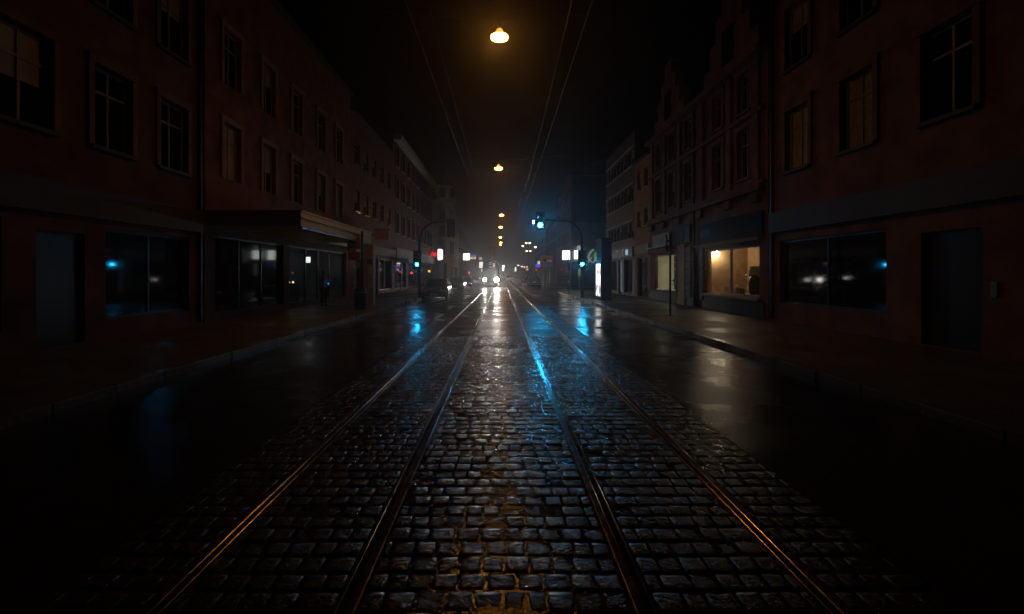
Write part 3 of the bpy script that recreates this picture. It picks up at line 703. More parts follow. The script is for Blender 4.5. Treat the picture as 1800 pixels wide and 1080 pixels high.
# ------------------------------------------------------------------ overhead: lamps, span wires, tram wires
LH = 9.72
lamps = [(16.0, 'nearest hanging street lamp, large orange glow at the top of the view', 878),
         (35.7, 'second hanging street lamp down the street, small orange glow under the dark sky', 876.5),
         (64.3, 'third hanging street lamp, upper one of the faint orange row above the tram', 881.5),
         (81.0, 'fourth hanging street lamp, second of the faint orange row above the tram', 880),
         (104.0, 'fifth hanging street lamp, third of the faint orange row above the tram', 879.5),
         (126.0, 'sixth hanging street lamp, upper of the closest pair low above the tram', 880.5),
         (146.0, 'seventh hanging street lamp, lowest orange dot of the row above the tram', 880)]
proto = None
for D, label, px in lamps:
    x = CAMX + (px - VX) * D / FPX
    z = {16.0: zz(67, D), 35.7: zz(297, D)}.get(D, {64.3: zz(379, D), 81.0: zz(400, D), 104.0: zz(418, D), 126.0: zz(427, D), 146.0: zz(430.5, D)}.get(D, LH))
    if proto is None:
        proto = thing('street_lamp', (x, D, z), label, 'street lamp', 'street lamps hung over the tracks')
        MB().lathe((x, D, z), [(.29, .048), (.292, .06), (.17, .085), (.155, .08)], 24).build('lamp_housing', GALV, proto, smooth=True)
        MB().lathe((x, D, z), [(.15, .08), (.14, .2), (.09, .29), (.04, .32)], 20).build('lamp_dome', DOMEGLOW, proto, smooth=True)
        MB().lathe((x, D, z), [(.06, .318), (.05, .38), (.02, .40)], 14).build('lamp_cap', GALV, proto)
        MB().lathe((x, D, z), [(.285, .045), (.28, -.01), (.20, -.05), (.06, -.065)], 24).build('lamp_bowl', SODIUM, proto, smooth=True)
        MB().tube((x, D, z + .39), (x, D, z + .62), .015).build('hanger', CABLE, proto)
        o = proto
    else:
        o = copy_tree(proto); o.location = (x, D, z); o['label'] = label
    m = MB(); zt = z + .62; n = 8
    for sgn, xe in ((-1, -FL - .1), (1, FR + .1)):
        pts = [(x + (xe - x) * i / n, D, zt + 1.1 * ((i / n) ** 1.5)) for i in range(n + 1)]
        m.path(pts, .008, 5)
    tag(m.build('span_wire', CABLE), 'thin span wire across the street holding the ' + label.split(',')[0], 'wire', 'lamp span wires')
def sag_wire(x, z, r, m_, label, sag):
    m = MB(); y = -4.0; sup = 28.0
    pts = []
    while y < 180:
        f = ((y - 35.7) % sup) / sup; pts.append((x + .06 * (1 if int((y - 35.7) // sup) % 2 else -1) * (1 - 2 * abs(f - .5)), y, z - sag * 4 * f * (1 - f))); y += 2.0
    m.path(pts, r, 6)
    return tag(m.build('overhead_wire', m_), label, 'wire', 'tram wires above the tracks')
sag_wire(-1.31, 5.58, .0045, WIRE, 'lower tram contact wire above the left track', .03)
sag_wire(-1.31, 6.75, .004, WIRE, 'upper carrier wire above the left track', .25)
sag_wire(1.31, 5.58, .0045, WIRE, 'lower tram contact wire above the right track', .03)
sag_wire(1.31, 6.75, .004, WIRE, 'upper carrier wire above the right track', .25)

# ------------------------------------------------------------------ signal masts
def head(parent, x, y, z, on, r=.105, w=.32, green=None):
    """three-lens signal head facing the camera; on = index of the lit lens (0 red .. 2 green)"""
    m = MB().box(x - w/2, x + w/2, y, y + .22, z - .5, z + .5); h = m.build('signal_head', BLACK, parent, bevel=.03)
    m = MB().box(x - w/2 - .12, x + w/2 + .12, y + .10, y + .125, z - .62, z + .62); m.build('backboard', BLACK, h)
    for i, dz in enumerate((.32, 0, -.32)):
        lm = (REDL, AMBER, green or CYAN)[i] if i == on else (mat('dark_red_lens', (.08, .01, .01), .2, 0, 0), mat('dark_amber_lens', (.08, .04, .01), .2, 0, 0), mat('dark_green_lens', (.01, .05, .05), .2, 0, 0))[i]
        MB().lathe((x, y - .012, z + dz), [(r, .01), (r, 0), (r*.8, -.015), (.01, -.022)], 20, 'y').build('lens', lm, h, smooth=True)
        v = MB(); k = 10
        for j in range(k):
            a0, a1 = math.radians(10 + 160 * j / k), math.radians(10 + 160 * (j+1) / k); R = r + .02
            v.quad((x + R*math.cos(a0), y - .001, z + dz + R*math.sin(a0)), (x + R*math.cos(a1), y - .001, z + dz + R*math.sin(a1)),
                   (x + R*math.cos(a1), y - .17, z + dz + R*math.sin(a1)), (x + R*math.cos(a0), y - .17, z + dz + R*math.sin(a0)))
        v.build('visor', BLACK, h)
    return h
def beam(parent, p, power, r):
    """the directed beam of a lit signal lens, down the road towards the waiting traffic"""
    l = bpy.data.lights.new('signal_beam', 'SPOT'); l.energy = power; l.color = (.01, .42, .85)
    l.spot_size = math.radians(46); l.spot_blend = 1.0; l.shadow_soft_size = r
    o = bpy.data.objects.new('signal_beam', l); COL.objects.link(o); o.parent = parent; o['kind'] = 'helper'
    o.location = Vector(p) - world_of(parent)
    d = Vector((0, 2, .6)) - Vector(p); o.rotation_euler = d.to_track_quat('-Z', 'Y').to_euler()
def mast(x, y, armz, x_end, label):
    t = thing('signal_mast', (x, y, .12), label, 'traffic light')
    sgn = 1 if x_end > x else -1; R = 1.3
    MB().lathe((x, y, .12), [(.16, 0), (.16, .06), (.11, .08), (.10, armz - R - .12)], 14).build('pole', DARKMET, t, smooth=False)
    m = MB(); pts = [(x + sgn * R * (1 - math.cos(a)), y, armz - R + R * math.sin(a)) for a in [i * PI / 16 for i in range(9)]]
    pts.append((x_end, y, armz + .08)); m.path(pts, .065, 10); m.build('arm', DARKMET, t)
    return t
xr, yr = at(1023, 526, 0)[0], 33.0
xr = CAMX + (1023 - VX) * yr / FPX
mr_ = mast(xr, yr, zz(388, yr), CAMX + (934 - VX) * yr / FPX, 'signal mast by the right kerb with a curved arm, two green lights lit')
gx, gz = CAMX + (949 - VX) * yr / FPX, zz(397, yr)
head(mr_, gx, yr - .35, gz + .32, 2, .14, .38, CYANB)
beam(mr_, (gx, yr - .56, gz), 120, .13)
MB().box(gx - .06, gx + .06, yr - .12, yr + .1, gz + .2, gz + .7).build('hanger', DARKMET, mr_)
px_, pz_ = CAMX + (1023 - VX) * (yr - .35) / FPX, zz(465, yr)
head(mr_, px_, yr - .45, pz_ + .32, 2, .105)
beam(mr_, (px_, yr - .66, pz_), 80, .1)
MB().box(px_ - .05, px_ + .05, yr - .22, yr - .1, pz_ + .1, pz_ + .5).build('bracket', DARKMET, mr_)
tx = CAMX + (937.3 - VX) * yr / FPX; tz = zz(391.5, yr)
ts = MB().box(tx - .13, tx + .13, yr - .3, yr - .1, tz - .3, tz + .24).build('tram_signal', BLACK, mr_, bevel=.02)
MB().box(tx - .05, tx + .05, yr - .312, yr - .302, tz - .12, tz + .12).build('light_bar', lit('white_bar_glow', (.7, .9, 1), 6), ts)
yl = 32.5; xl = CAMX + (737.5 - VX) * yl / FPX
ml = mast(xl, yl, zz(390, yl), CAMX + (800 - VX) * yl / FPX, 'signal mast by the left kerb beside the parked cars, one green light lit')
head(ml, CAMX + (735 - VX) * yl / FPX, yl - .45, zz(465.5, yl) + .32, 2, .095)
beam(ml, (CAMX + (735 - VX) * yl / FPX, yl - .66, zz(465.5, yl)), 18, .09)
MB().box(xl - .1, xl + .0, yl - .22, yl - .1, 2.5, 2.9).build('bracket', DARKMET, ml)
pr = at(724, 480, yl)
hd_ = MB().box(pr[0] - .12, pr[0] + .12, yl - .1, yl + .1, pr[2] - .32, pr[2] + .2).build('pedestrian_signal', BLACK, ml, bevel=.02)
MB().lathe((pr[0], yl - .112, pr[2]), [(.075, .01), (.075, 0), (.01, -.01)], 16, 'y').build('lens', lit('red_dot_glow', (1, .06, .04), 2.2), hd_)
MB().tube((pr[0] + .12, yl, pr[2]), (xl - .09, yl, pr[2]), .025).build('bracket', DARKMET, ml)
hb = at(800, 398, yl); head(ml, hb[0] - .3, yl + .1, hb[2] - .1, -1, .10)
# small post by the right kerb
p = thing('signal_post', (5.62, 39.8, .12), 'slim dark pedestrian signal post at the right kerb before the corner', 'signal post')
MB().tube((5.62, 39.8, .12), (5.62, 39.8, 3.1), .05).build('pole', DARKMET, p)
MB().box(5.5, 5.74, 39.55, 39.72, 2.0, 2.7).build('signal_box', BLACK, p, bevel=.02)
MB().box(5.56, 5.68, 39.5, 39.56, 1.0, 1.2).build('push_button', mat('button_yellow', (.5, .35, .04), .5, 0, .1, 4), p)
def signal_small(px, py, D, gl, label, r=.09):
    c = at(px, py, D); t = thing('signal_post', (c[0], D, .12), label, 'signal post')
    MB().tube((c[0], D, .12), (c[0], D, c[2] + .35), .05).build('pole', DARKMET, t)
    h = MB().box(c[0]-.14, c[0]+.14, D-.3, D-.06, c[2]-.3, c[2]+.3).build('signal_head', BLACK, t, bevel=.02)
    MB().lathe((c[0], D-.312, c[2]), [(r, .01), (r, 0), (.01, -.01)], 14, 'y').build('lens', gl, h)
signal_small(755, 477, 52, AMBER, 'signal post with a small amber light behind the first parked car', .12)
signal_small(704, 478, 46, lit('red_dim_glow', (1, .05, .04), .9), 'signal post with a faint red light left of the cyan signal')
signal_small(927, 474, 150, AMBER, 'distant signal post with an amber light at the right end of the road', .28)
signal_small(825, 479.5, 75, REDL, 'distant signal post with a red light beyond the parked cars', .13)
signal_small(942.5, 474.5, 90, REDL, 'signal post with a red light just left of the yellow direction sign', .13)

# tram signal post between the tracks, two white lamps
t = thing('tram_signal_post', (.55, 100, 0), 'slender post between the tracks with two white lamps, right of the tram', 'tram signal')
MB().tube((.55, 100, 0), (.55, 100, 4.2), .05).build('pole', DARKMET, t)
for px, py in ((885, 468.5), (884.3, 474.5)):
    c = at(px, py, 100)
    b_ = MB().box(c[0]-.25, c[0]+.25, 99.72, 99.95, c[2]-.28, c[2]+.28).build('lamp_box', BLACK, t)
    MB().lathe((c[0], 99.7, c[2]), [(.2, .015), (.2, 0), (.02, -.02)], 16, 'y').build('lens', lit('white_dot_glow', (.95, .95, 1), 7), b_)
# ------------------------------------------------------------------ stops, pillar, bin
D = 22.3; sx = CAMX + (636.5 - VX) * D / FPX
t = thing('stop_sign', (sx, D, .12), 'tall tram stop sign with orange panels on a dark pole, left pavement', 'stop sign')
MB().tube((sx, D, .12), (sx, D, 3.75), .055).build('pole', DARKMET, t)
ORP = mat('orange_stop_panel', (.6, .2, .045), .4, 0, .15, 4)
a_, b_ = at(610.5, 412, D), at(634, 438.5, D)
pn = MB().box(a_[0], b_[0], D - .03, D + .03, b_[2], a_[2]).build('sign_panel', ORP, t, bevel=.01)
MB().lathe(((a_[0] + b_[0]) / 2 - .02, D - .04, (a_[2] + b_[2]) / 2 + .1), [(.21, -.004), (.21, .006), (.02, .007)], 24, 'y').build('roundel', mat('dark_red_disc', (.09, .02, .015), .4, 0, .1, 4), pn)
m = MB(); z = b_[2] + .06
for i in range(2): m.box(a_[0] + .08, b_[0] - .1, D - .038, D - .032, z + i * .07, z + i * .07 + .025)
m.build('text_line', DARKMET, pn)
a_, b_ = at(612, 443, D), at(634, 458, D)
pn = MB().box(a_[0], b_[0], D - .03, D + .03, b_[2], a_[2]).build('line_panel', ORP, t, bevel=.01)
m = MB()
for i in range(4): m.box(a_[0] + .06, b_[0] - (.08 if i % 2 else .16), D - .038, D - .032, b_[2] + .05 + i * .085, b_[2] + .08 + i * .085)
m.build('text_line', DARKMET, pn)
a_, b_ = at(627, 459.5, D), at(634.5, 503, D)
tc_ = MB().box(a_[0], b_[0], D - .05, D + .03, b_[2], a_[2]).build('timetable_case', mat('red_case', (.13, .03, .02), .35, 0, .1, 4), t, bevel=.015)
MB().box(a_[0] + .02, b_[0] - .02, D - .056, D - .051, a_[2] - .32, a_[2] - .05).build('timetable', mat('dim_paper', (.35, .38, .42), .6, 0, .1, 4), tc_)
t = thing('litter_bin', (-6.45, 21.9, .12), 'black rounded litter bin standing in front of the tram stop sign', 'litter bin')
MB().lathe((-6.42, 21.9, .12), [(.20, 0), (.24, .05), (.28, .5), (.29, .8), (.27, .95), (.20, 1.04), (.06, 1.08)], 20).build('body', BLACK, t, smooth=True)
MB().lathe((-6.42, 21.9, .12), [(.296, .78), (.300, .79), (.300, .82), (.296, .83)], 20).build('rim', GALV, t)
MB().box(-6.56, -6.28, 21.60, 21.635, .93, 1.04).build('opening', RUBBER, t)
D = 18.6; sx = CAMX + (1178 - VX) * D / FPX
t = thing('stop_sign', (sx, D, .12), 'slim stop sign pole with a dark round plate, in front of the lit shop', 'stop sign')
MB().tube((sx, D, .12), (sx, D, 3.3), .042).build('pole', DARKMET, t)
MB().lathe((sx, D, .12), [(.17, 0), (.17, .015), (.06, .03)], 16).build('base_plate', DARKMET, t)
m = MB().lathe((0, 0, 0), [(.22, -.012), (.22, .012)], 28, 'y'); dpl = m.build('sign_plate', mat('sign_back', (.1, .05, .03), .4, .2, .15, 5), t)
dpl.location = (-.11, -.06, zz(424, D) - .12); dpl.rotation_euler = (0, 0, math.radians(52))
MB().box(sx - .16, sx + .0, D - .06, D - .044, 3.0, 3.06).build('clamp', DARKMET, t)

# advertising pillar with the backlit poster on its street side
t = thing('advertising_pillar', (6.45, 30.4, .12), 'tall dark advertising pillar with a glaring white backlit poster, right pavement', 'advertising pillar')
MB().box(6.24, 6.88, 29.6, 31.2, .12, 3.85).build('casing', DARKR, t, bevel=.02)
MB().box(6.18, 6.94, 29.54, 31.26, 3.854, 3.98).build('cap', DARKMET, t)
pf = MB().box(6.205, 6.237, 29.66, 31.14, .30, 2.45).build('poster_frame', DARKMET, t)
pm = bpy.data.materials.new('backlit_poster'); pm.use_nodes = True
n_ = pm.node_tree; pb = n_.nodes['Principled BSDF']; tc = n_.nodes.new('ShaderNodeTexCoord')
nz = n_.nodes.new('ShaderNodeTexNoise'); nz.inputs['Scale'].default_value = 1.6; nz.inputs['Detail'].default_value = 1
n_.links.new(tc.outputs['Object'], nz.inputs['Vector'])
cr = n_.nodes.new('ShaderNodeValToRGB'); cr.color_ramp.elements[0].position = .36; cr.color_ramp.elements[1].position = .52
cr.color_ramp.elements[0].color = (.10, .10, .11, 1); cr.color_ramp.elements[1].color = (1, .98, .95, 1)
n_.links.new(nz.outputs['Fac'], cr.inputs['Fac']); n_.links.new(cr.outputs['Color'], pb.inputs['Emission Color'])
pb.inputs['Emission Strength'].default_value = 2.2; pb.inputs['Base Color'].default_value = (.6, .6, .6, 1)
MB().box(6.19, 6.203, 29.74, 31.06, .36, 2.38).build('poster', pm, pf)

# ------------------------------------------------------------------ lit shop signs
def light_box(px0, py0, px1, py1, D, m_, label, name='light_box', dep=.18, wall=None, group=None):
    a, b = at(px0, py0, D), at(px1, py1, D); cx = (a[0] + b[0]) / 2
    t = thing(name, (cx, D, b[2]), label, 'light box' if name == 'light_box' else 'shop sign', group)
    MB().box(a[0], b[0], D - dep/2, D + dep/2, b[2], a[2]).build('lit_panel', m_, t, bevel=.01)
    e = .05; fr = MB()
    fr.box(a[0]-e, b[0]+e, D-dep/2-.01, D+dep/2+.01, a[2]+.003, a[2]+e); fr.box(a[0]-e, b[0]+e, D-dep/2-.01, D+dep/2+.01, b[2]-e, b[2]-.003)
    fr.box(a[0]-e, a[0]-.003, D-dep/2-.01, D+dep/2+.01, b[2]-.002, a[2]+.002); fr.box(b[0]+.003, b[0]+e, D-dep/2-.01, D+dep/2+.01, b[2]-.002, a[2]+.002)
    fr.build('frame', GALV, t)
    if wall is not None:
        x1 = b[0] if wall > b[0] else a[0]
        k = MB()
        for f in (.25, .75):
            z = b[2] + (a[2] - b[2]) * f; k.tube((x1, D, z), (wall, D, z), .025, n=6)
        k.build('bracket', DARKMET, t)
    return t
BW = lit('light_box_white', (.93, 1.0, .98), 3.2)
light_box(988.5, 441, 1003.5, 457, 60.8, BW, 'glaring white square light box at the house corner, left of the signal pole', wall=8.76)
light_box(1009, 441, 1022.5, 455.5, 59.7, BW, 'glaring white square light box on the gable wall, right behind the signal pole', dep=.2)
c = at(1017.5, 436, 59.75)
t = thing('wall_lamp', (c[0], 59.75, c[2]), 'small rounded white lamp on top of the light box behind the signal pole', 'lamp')
MB().lathe((c[0], 59.75, c[2] - .25), [(.24, 0), (.26, .2), (.2, .45), (.05, .56)], 14).build('shade', lit('dim_white_glow', (.8, .9, .9), .35), t, smooth=True)
MB().box(c[0] - .05, c[0] + .05, 59.76, 59.98, c[2] - .2, c[2] - .1).build('bracket', DARKMET, t)
light_box(1070, 444.5, 1078, 454, 43.2, lit('warm_white_box', (1, .95, .88), 1.7), 'small white light box projecting from the dark modern block', wall=9.68)
light_box(814.5, 446, 825.5, 457.5, 112, BW, 'white square light box in the middle of the left house row', wall=-9.85)
for i, (a, b) in enumerate(((826, 831.2), (831.9, 837))):
    t = light_box(a, 448, b, 456, 128 + i, lit('blue_sign_glow', (.12, .15, .8), .8), ('left' if i == 0 else 'right') + ' one of the two small blue and yellow lit signs', name='shop_sign', wall=-9.9)
    q0, q1 = at(a + .3, 452.4, 127.88 + i), at(b - .3, 455.8, 127.88 + i)
    MB().box(q0[0], q1[0], 127.86 + i, 127.89 + i, q1[2], q0[2]).build('yellow_panel', lit('yellow_sign_glow', (1, .72, .06), 1.0), t)
# red and white sign
D = 66; a_, b_ = at(770, 438.5, D), at(778, 457, D)
t = thing('shop_sign', (-8.8, D, b_[2]), 'glaring white rounded shop sign with red lettering projecting over the left pavement', 'shop sign')
m = MB(); cz = (a_[2] + b_[2]) / 2; h = (a_[2] - b_[2]) / 2
poly = [(a_[0], cz - h), (a_[0] + .25, cz - h)] + [(b_[0] - .22 + .22 * math.cos(u), cz + (h - .25) * (1 if u > 0 else -1) + .25 * math.sin(u)) for u in [math.radians(q) for q in (-80, -50, -20, -1, 1, 20, 50, 80)]] + [(a_[0] + .25, cz + h), (a_[0], cz + h)]
m.prism(poly, D - .1, D + .1); m.build('lit_panel', lit('shop_sign_white', (1, .98, .98), 4.5), t)
rb = MB().box(-9.86, a_[0] - .02, D - .08, D + .08, cz - .42, cz + .55).build('red_panel', mat('dark_red_sign', (.25, .02, .02), .5, 0, .1, 3, emit=(1, .02, .03), estr=.16), t)
m = MB(); x = -9.6
for w_, h_ in ((.1, .34), (.1, .55), (.12, .34), (.1, .5), (.1, .34)):
    m.box(x, x + w_, D - .1, D - .082, cz - .2, cz - .2 + h_); x += .17
m.build('lettering', lit('red_letter_glow', (1, .03, .04), 1.3), rb)
# small neon sign in the left shops
a_, b_ = at(697, 461.5, 43.9), at(706, 472, 43.9)
t = thing('neon_sign', (a_[0], 43.9, b_[2]), 'small pink and blue neon sign by the left shop fronts', 'neon sign')
MB().box(a_[0], b_[0], 43.88, 43.95, b_[2], a_[2]).build('panel', BLACK, t)
MB().box(a_[0] + .03, b_[0] - .12, 43.86, 43.877, a_[2] - .17, a_[2] - .04).build('pink_tube', lit('pink_glow', (1, .7, .8), .9), t)
MB().box(a_[0] + .03, b_[0] - .14, 43.86, 43.877, a_[2] - .37, a_[2] - .22).build('dim_pink_tube', lit('dim_pink_glow', (.8, .3, .4), .35), t)
MB().box(a_[0] + .06, b_[0] - .03, 43.86, 43.877, b_[2] + .03, b_[2] + .12).build('blue_tube', lit('blue_glow', (.05, .05, 1), .7), t)
MB().box(-9.9, a_[0], 43.9, 43.93, a_[2] - .2, a_[2] - .15).build('bracket', DARKMET, t)
for px0, py0, px1, py1, D, s_, lab in ((842.5, 461, 849, 471, 165, 1.6, 'small cream light box on the far left row, above the slanted white one'), (846, 473.5, 850.5, 478.5, 175, 1.8, 'small white light box on the far left row, lowest of its stack'),
                                       (842, 452.5, 847.5, 457, 155, .5, 'dim dotted light box on the far left row, topmost of its stack'), (905.3, 470.5, 907.2, 477, 150, 3.0, 'narrow upright white light box at the far right end of the road')):
    light_box(px0, py0, px1, py1, D, lit('far_box_%d' % int(s_ * 10), (1, .93, .82), s_), lab, wall=(-10.2 if px0 < 881 else 14.4))
light_box(942, 465, 950, 469.5, 100, lit('blue_far_glow', (.06, .08, 1), 1.1), 'small deep blue lit sign left of the yellow direction sign', wall=9.15)
light_box(945, 459.5, 949, 464.5, 100.5, lit('white_far_glow', (.9, .85, 1), 1.0), 'small white lit sign just above the deep blue one', wall=9.15)

# yellow direction sign, blue round sign, diamond
D = 57; xs = at(961.5, 0, D)[0]
t = thing('direction_sign', (xs, D, .12), 'yellow direction sign board on two posts at the right kerb', 'road sign')
a_, b_ = at(950, 449.5, D), at(971.5, 470, D)
for x in (a_[0] + .35, b_[0] - .35): MB().tube((x, D + .08, .12), (x, D + .08, a_[2]), .04).build('post', GALV, t)
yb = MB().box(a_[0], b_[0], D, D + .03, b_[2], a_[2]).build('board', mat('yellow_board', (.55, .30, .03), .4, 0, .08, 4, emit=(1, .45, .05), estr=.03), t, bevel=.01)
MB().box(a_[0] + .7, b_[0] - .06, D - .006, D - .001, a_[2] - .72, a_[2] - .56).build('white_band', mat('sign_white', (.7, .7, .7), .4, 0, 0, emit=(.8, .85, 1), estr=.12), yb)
MB().box(a_[0] + .86, a_[0] + .9, D - .006, D - .001, a_[2] - .53, a_[2] - .2).build('arrow_shaft', DARKMET, yb)
MB().lathe((a_[0] + .55, D - .003, a_[2] - .55), [(.2, -.002), (.2, .002)], 18, 'y').build('dark_arrow', DARKMET, yb)
xs2, D2 = at(961.5, 0, 54)[0], 54
t = thing('road_sign', (xs2, D2, .12), 'post with a blue round sign over a pale diamond, in front of the yellow board', 'road sign')
MB().tube((xs2, D2 + .05, .12), (xs2, D2 + .05, 3.2), .035).build('post', GALV, t)
c = at(962, 464, D2)
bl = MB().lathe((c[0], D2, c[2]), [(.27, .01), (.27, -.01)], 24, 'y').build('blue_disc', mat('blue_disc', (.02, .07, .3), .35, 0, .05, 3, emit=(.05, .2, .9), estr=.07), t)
m = MB(); m.box(c[0] - .02, c[0] + .02, D2 - .02, D2 - .012, c[2] - .18, c[2] + .18); m.lathe((c[0] - .11, D2 - .016, c[2] + .12), [(.045, -.003), (.045, .003)], 10, 'y')
m.box(c[0] - .15, c[0] - .08, D2 - .02, D2 - .012, c[2] - .16, c[2] + .06); m.box(c[0] + .07, c[0] + .15, D2 - .02, D2 - .012, c[2] - .1, c[2] - .02)
m.build('symbol', WHITEP, bl)
c = at(961, 472.5, D2)
MB().prism([(c[0] - .3, c[2]), (c[0], c[2] - .3), (c[0] + .3, c[2]), (c[0], c[2] + .3)], D2 - .01, D2 + .01).build('diamond_plate', mat('pale_diamond', (.5, .48, .4), .4, 0, .05, 3), t)

# ------------------------------------------------------------------ distant lamp posts
def lamp_post(px, py, D, label, twin=False, s=1.0, col=None, grp='distant lamp posts on the right'):
    c = at(px, py, D); t = thing('lamp_post', (c[0], D, .12), label, 'lamp post', grp)
    MB().tube((c[0], D, .12), (c[0], D, c[2] + .35), .11, .06).build('pole', DARKMET, t)
    dx = 3.1 * D / FPX if twin else 0
    am = MB().tube((c[0] - dx, D - .1, c[2] + .3), (c[0] + max(dx, .01), D - .1, c[2] + .3), .04).build('arm', DARKMET, t)
    for q in ((-dx, dx) if twin else (0,)):
        hd = MB().box(c[0] + q - .4*s, c[0] + q + .4*s, D - .9, D + .2, c[2] + .16, c[2] + .3).build('lamp_head', DARKMET, t)
        MB().lathe((c[0] + q, D - .4, c[2]), [(.34*s, .155), (.34*s, .02), (.22*s, -.12), (.03, -.18)], 12).build('lens', col or FAR, hd)
FAR = lit('far_lamp_glow', (1, .68, .32), 14)
FARW = lit('far_white_lamp_glow', (1, .86, .66), 8)
lamp_post(929, 442, 200, 'distant twin lamp post, lower pair of the orange lamp cluster', True)
lamp_post(928, 428, 170, 'distant twin lamp post, upper pair of the orange lamp cluster', True)
lamp_post(919, 433, 180, 'distant single lamp post, leftmost of the orange lamp cluster')
lamp_post(941, 435, 165, 'distant single lamp post, rightmost of the orange lamp cluster')
for i, (px, py, D) in enumerate(((911, 467, 230), (917, 469, 250), (921.5, 470, 270), (926, 469.5, 280))):
    lamp_post(px, py, D, ('leftmost', 'second from left', 'second from right', 'rightmost')[i] + ' of the four tiny white lamps far down the road', s=1.0, col=FARW, grp='tiny white lamps at the far end')

# ------------------------------------------------------------------ cars
def car_mesh(label, loc, paint, rz, lights=None, cat='car', scale=1.0, estate=False, group=None):
    t = thing('parked_car', (0, 0, 0), label, cat, group)
    m = MB()
    # lower body lofted along y, front at -y
    sts = [(-2.12, .70, .34, .58), (-2.05, .80, .22, .70), (-1.7, .86, .18, .78), (-1.0, .88, .18, .90), (-.4, .89, .18, .93), (.9, .89, .18, .94), (1.6, .88, .18, .95), (2.0, .84, .22, .93), (2.12, .76, .34, .82)]
    n = 10
    for y, w, zb, zt in sts:
        ring = [(-w*.9, zb), (-w, zb + .16), (-w*1.0, (zb+zt)/2 + .05), (-w*.95, zt - .07), (-w*.82, zt), (w*.82, zt), (w*.95, zt - .07), (w, (zb+zt)/2 + .05), (w, zb + .16), (w*.9, zb)]
        m.v += [(x, y, z) for x, z in ring]
    for i in range(len(sts) - 1):
        for j in range(n):
            a = i*n + j; b = i*n + (j+1) % n; m.f.append((a, b, b + n, a + n))
    m.f.append(tuple(range(n))); m.f.append(tuple((len(sts)-1)*n + i for i in range(n)))
    body = m.build('body', paint, t, smooth=True)
    es = body.modifiers.new('split', 'EDGE_SPLIT'); es.split_angle = math.radians(42)
    rr = 1.75 if estate else 1.25
    # cabin
    lo = [(-.78, -.95, .90), (.78, -.95, .90), (.80, 1.85 if not estate else 2.0, .93), (-.80, 1.85 if not estate else 2.0, .93)]
    hi = [(-.60, -.20, 1.42), (.60, -.20, 1.42), (.60, rr, 1.41), (-.60, rr, 1.41)]
    c = MB(); c.v += lo + hi; c.f += [(0,1,5,4), (1,2,6,5), (2,3,7,6), (3,0,4,7), (4,5,6,7)]
    cb = c.build('cabin', paint, t, bevel=.05)
    def lerp(a, b, f): return tuple(a[i] + (b[i] - a[i]) * f for i in range(3))
    def pane(nm, A, B, C_, D_, u0, u1, v0, v1, out):
        def pt(u, v): return Vector(lerp(lerp(A, B, u), lerp(D_, C_, u), v)) + Vector(out)
        g = MB(); P = [pt(u0, v0), pt(u1, v0), pt(u1, v1), pt(u0, v1)]; I = [p_ - Vector(out) * 2.2 for p_ in P]
        g.v += [tuple(p_) for p_ in P + I]; g.f += [(0,1,2,3), (4,5,6,7), (0,1,5,4), (1,2,6,5), (2,3,7,6), (3,0,4,7)]
        return g.build(nm, WINDOW, t)
    pane('windshield', lo[0], lo[1], hi[1], hi[0], .05, .95, .06, .92, (0, -.012, .008))
    pane('rear_window', lo[2], lo[3], hi[3], hi[2], .07, .93, .15, .9, (0, .012, .008))
    for nm_, A, B, C_, D_, ox in (('side_window', lo[1], lo[2], hi[2], hi[1], .014), ('side_window', lo[3], lo[0], hi[0], hi[3], -.014)):
        pane(nm_, A, B, C_, D_, .1, .47, .14, .9, (ox, 0, .006)); pane(nm_, A, B, C_, D_, .52, .88, .14, .9, (ox, 0, .006))
    for sx_ in (-1, 1):
        for wy in (-1.32, 1.30):
            ar = MB().lathe((sx_ * .86, wy, .33), [(.385, -.05), (.385, .032)], 22, 'x'); ar.build('wheel_arch', BLACK, t)
            w = MB().lathe((sx_ * .80, wy, .31), [(.27, -.1), (.31, -.08), (.31, .08), (.27, .105)], 22, 'x').build('wheel', RUBBER, t)
            k = MB()
            k.lathe((sx_ * .80, wy, .31), [(.2, -.11), (.2, .112), (.05, .118)], 18, 'x'); k.build('rim', GALV, w)
        MB().box(sx_*.93 - .09, sx_*.93 + .09, -.78, -.66, .93, 1.06).build('mirror', paint, t, bevel=.03)
        hl = MB().box(sx_*.60 - .17, sx_*.60 + .17, -2.112, -1.98, .56, .69).build('headlight', (lights[0] if lights else mat('unlit_lens', (.35, .36, .38), .08, .3, .1, 8)), t, bevel=.03)
        MB().box(sx_*.66 - .14, sx_*.66 + .14, 2.03, 2.135, .62, .82).build('taillight', (lights[1] if lights else mat('unlit_tail', (.16, .01, .01), .15, 0, .1, 8)), t, bevel=.02)
    MB().box(-.36, .36, -2.135, -2.09, .44, .57).build('grille', BLACK, t, bevel=.01)
    MB().box(-.26, .26, -2.155, -2.138, .31, .42).build('number_plate', WHITEP, t)
    MB().box(-.26, .26, 2.125, 2.142, .66, .77).build('number_plate', WHITEP, t)
    MB().box(-.80, .80, -2.16, -2.08, .20, .30).build('bumper', BLACK, t, bevel=.03)
    MB().box(-.80, .80, 2.08, 2.165, .34, .46).build('bumper', BLACK, t, bevel=.03)
    t.location = loc; t.rotation_euler = (0, 0, rz); t.scale = (scale,) * 3
    return t
def paint(name, col): return mat(name, col, .16, .3, .12, 30, .5, 160, coat=.6)
G_L, G_R = 'cars parked along the left kerb', 'cars parked along the right kerb'
car_mesh('grey car with gleaming side, first in the left row behind the signal mast', (-4.52, 34.3, 0), paint('mid_grey_paint', (.13, .13, .135)), 0, group=G_L)
car_mesh('black estate car in the left row, second behind the signal mast', (-4.45, 47.6, 0), paint('black_paint', (.04, .04, .045)), 0, estate=True, group=G_L)
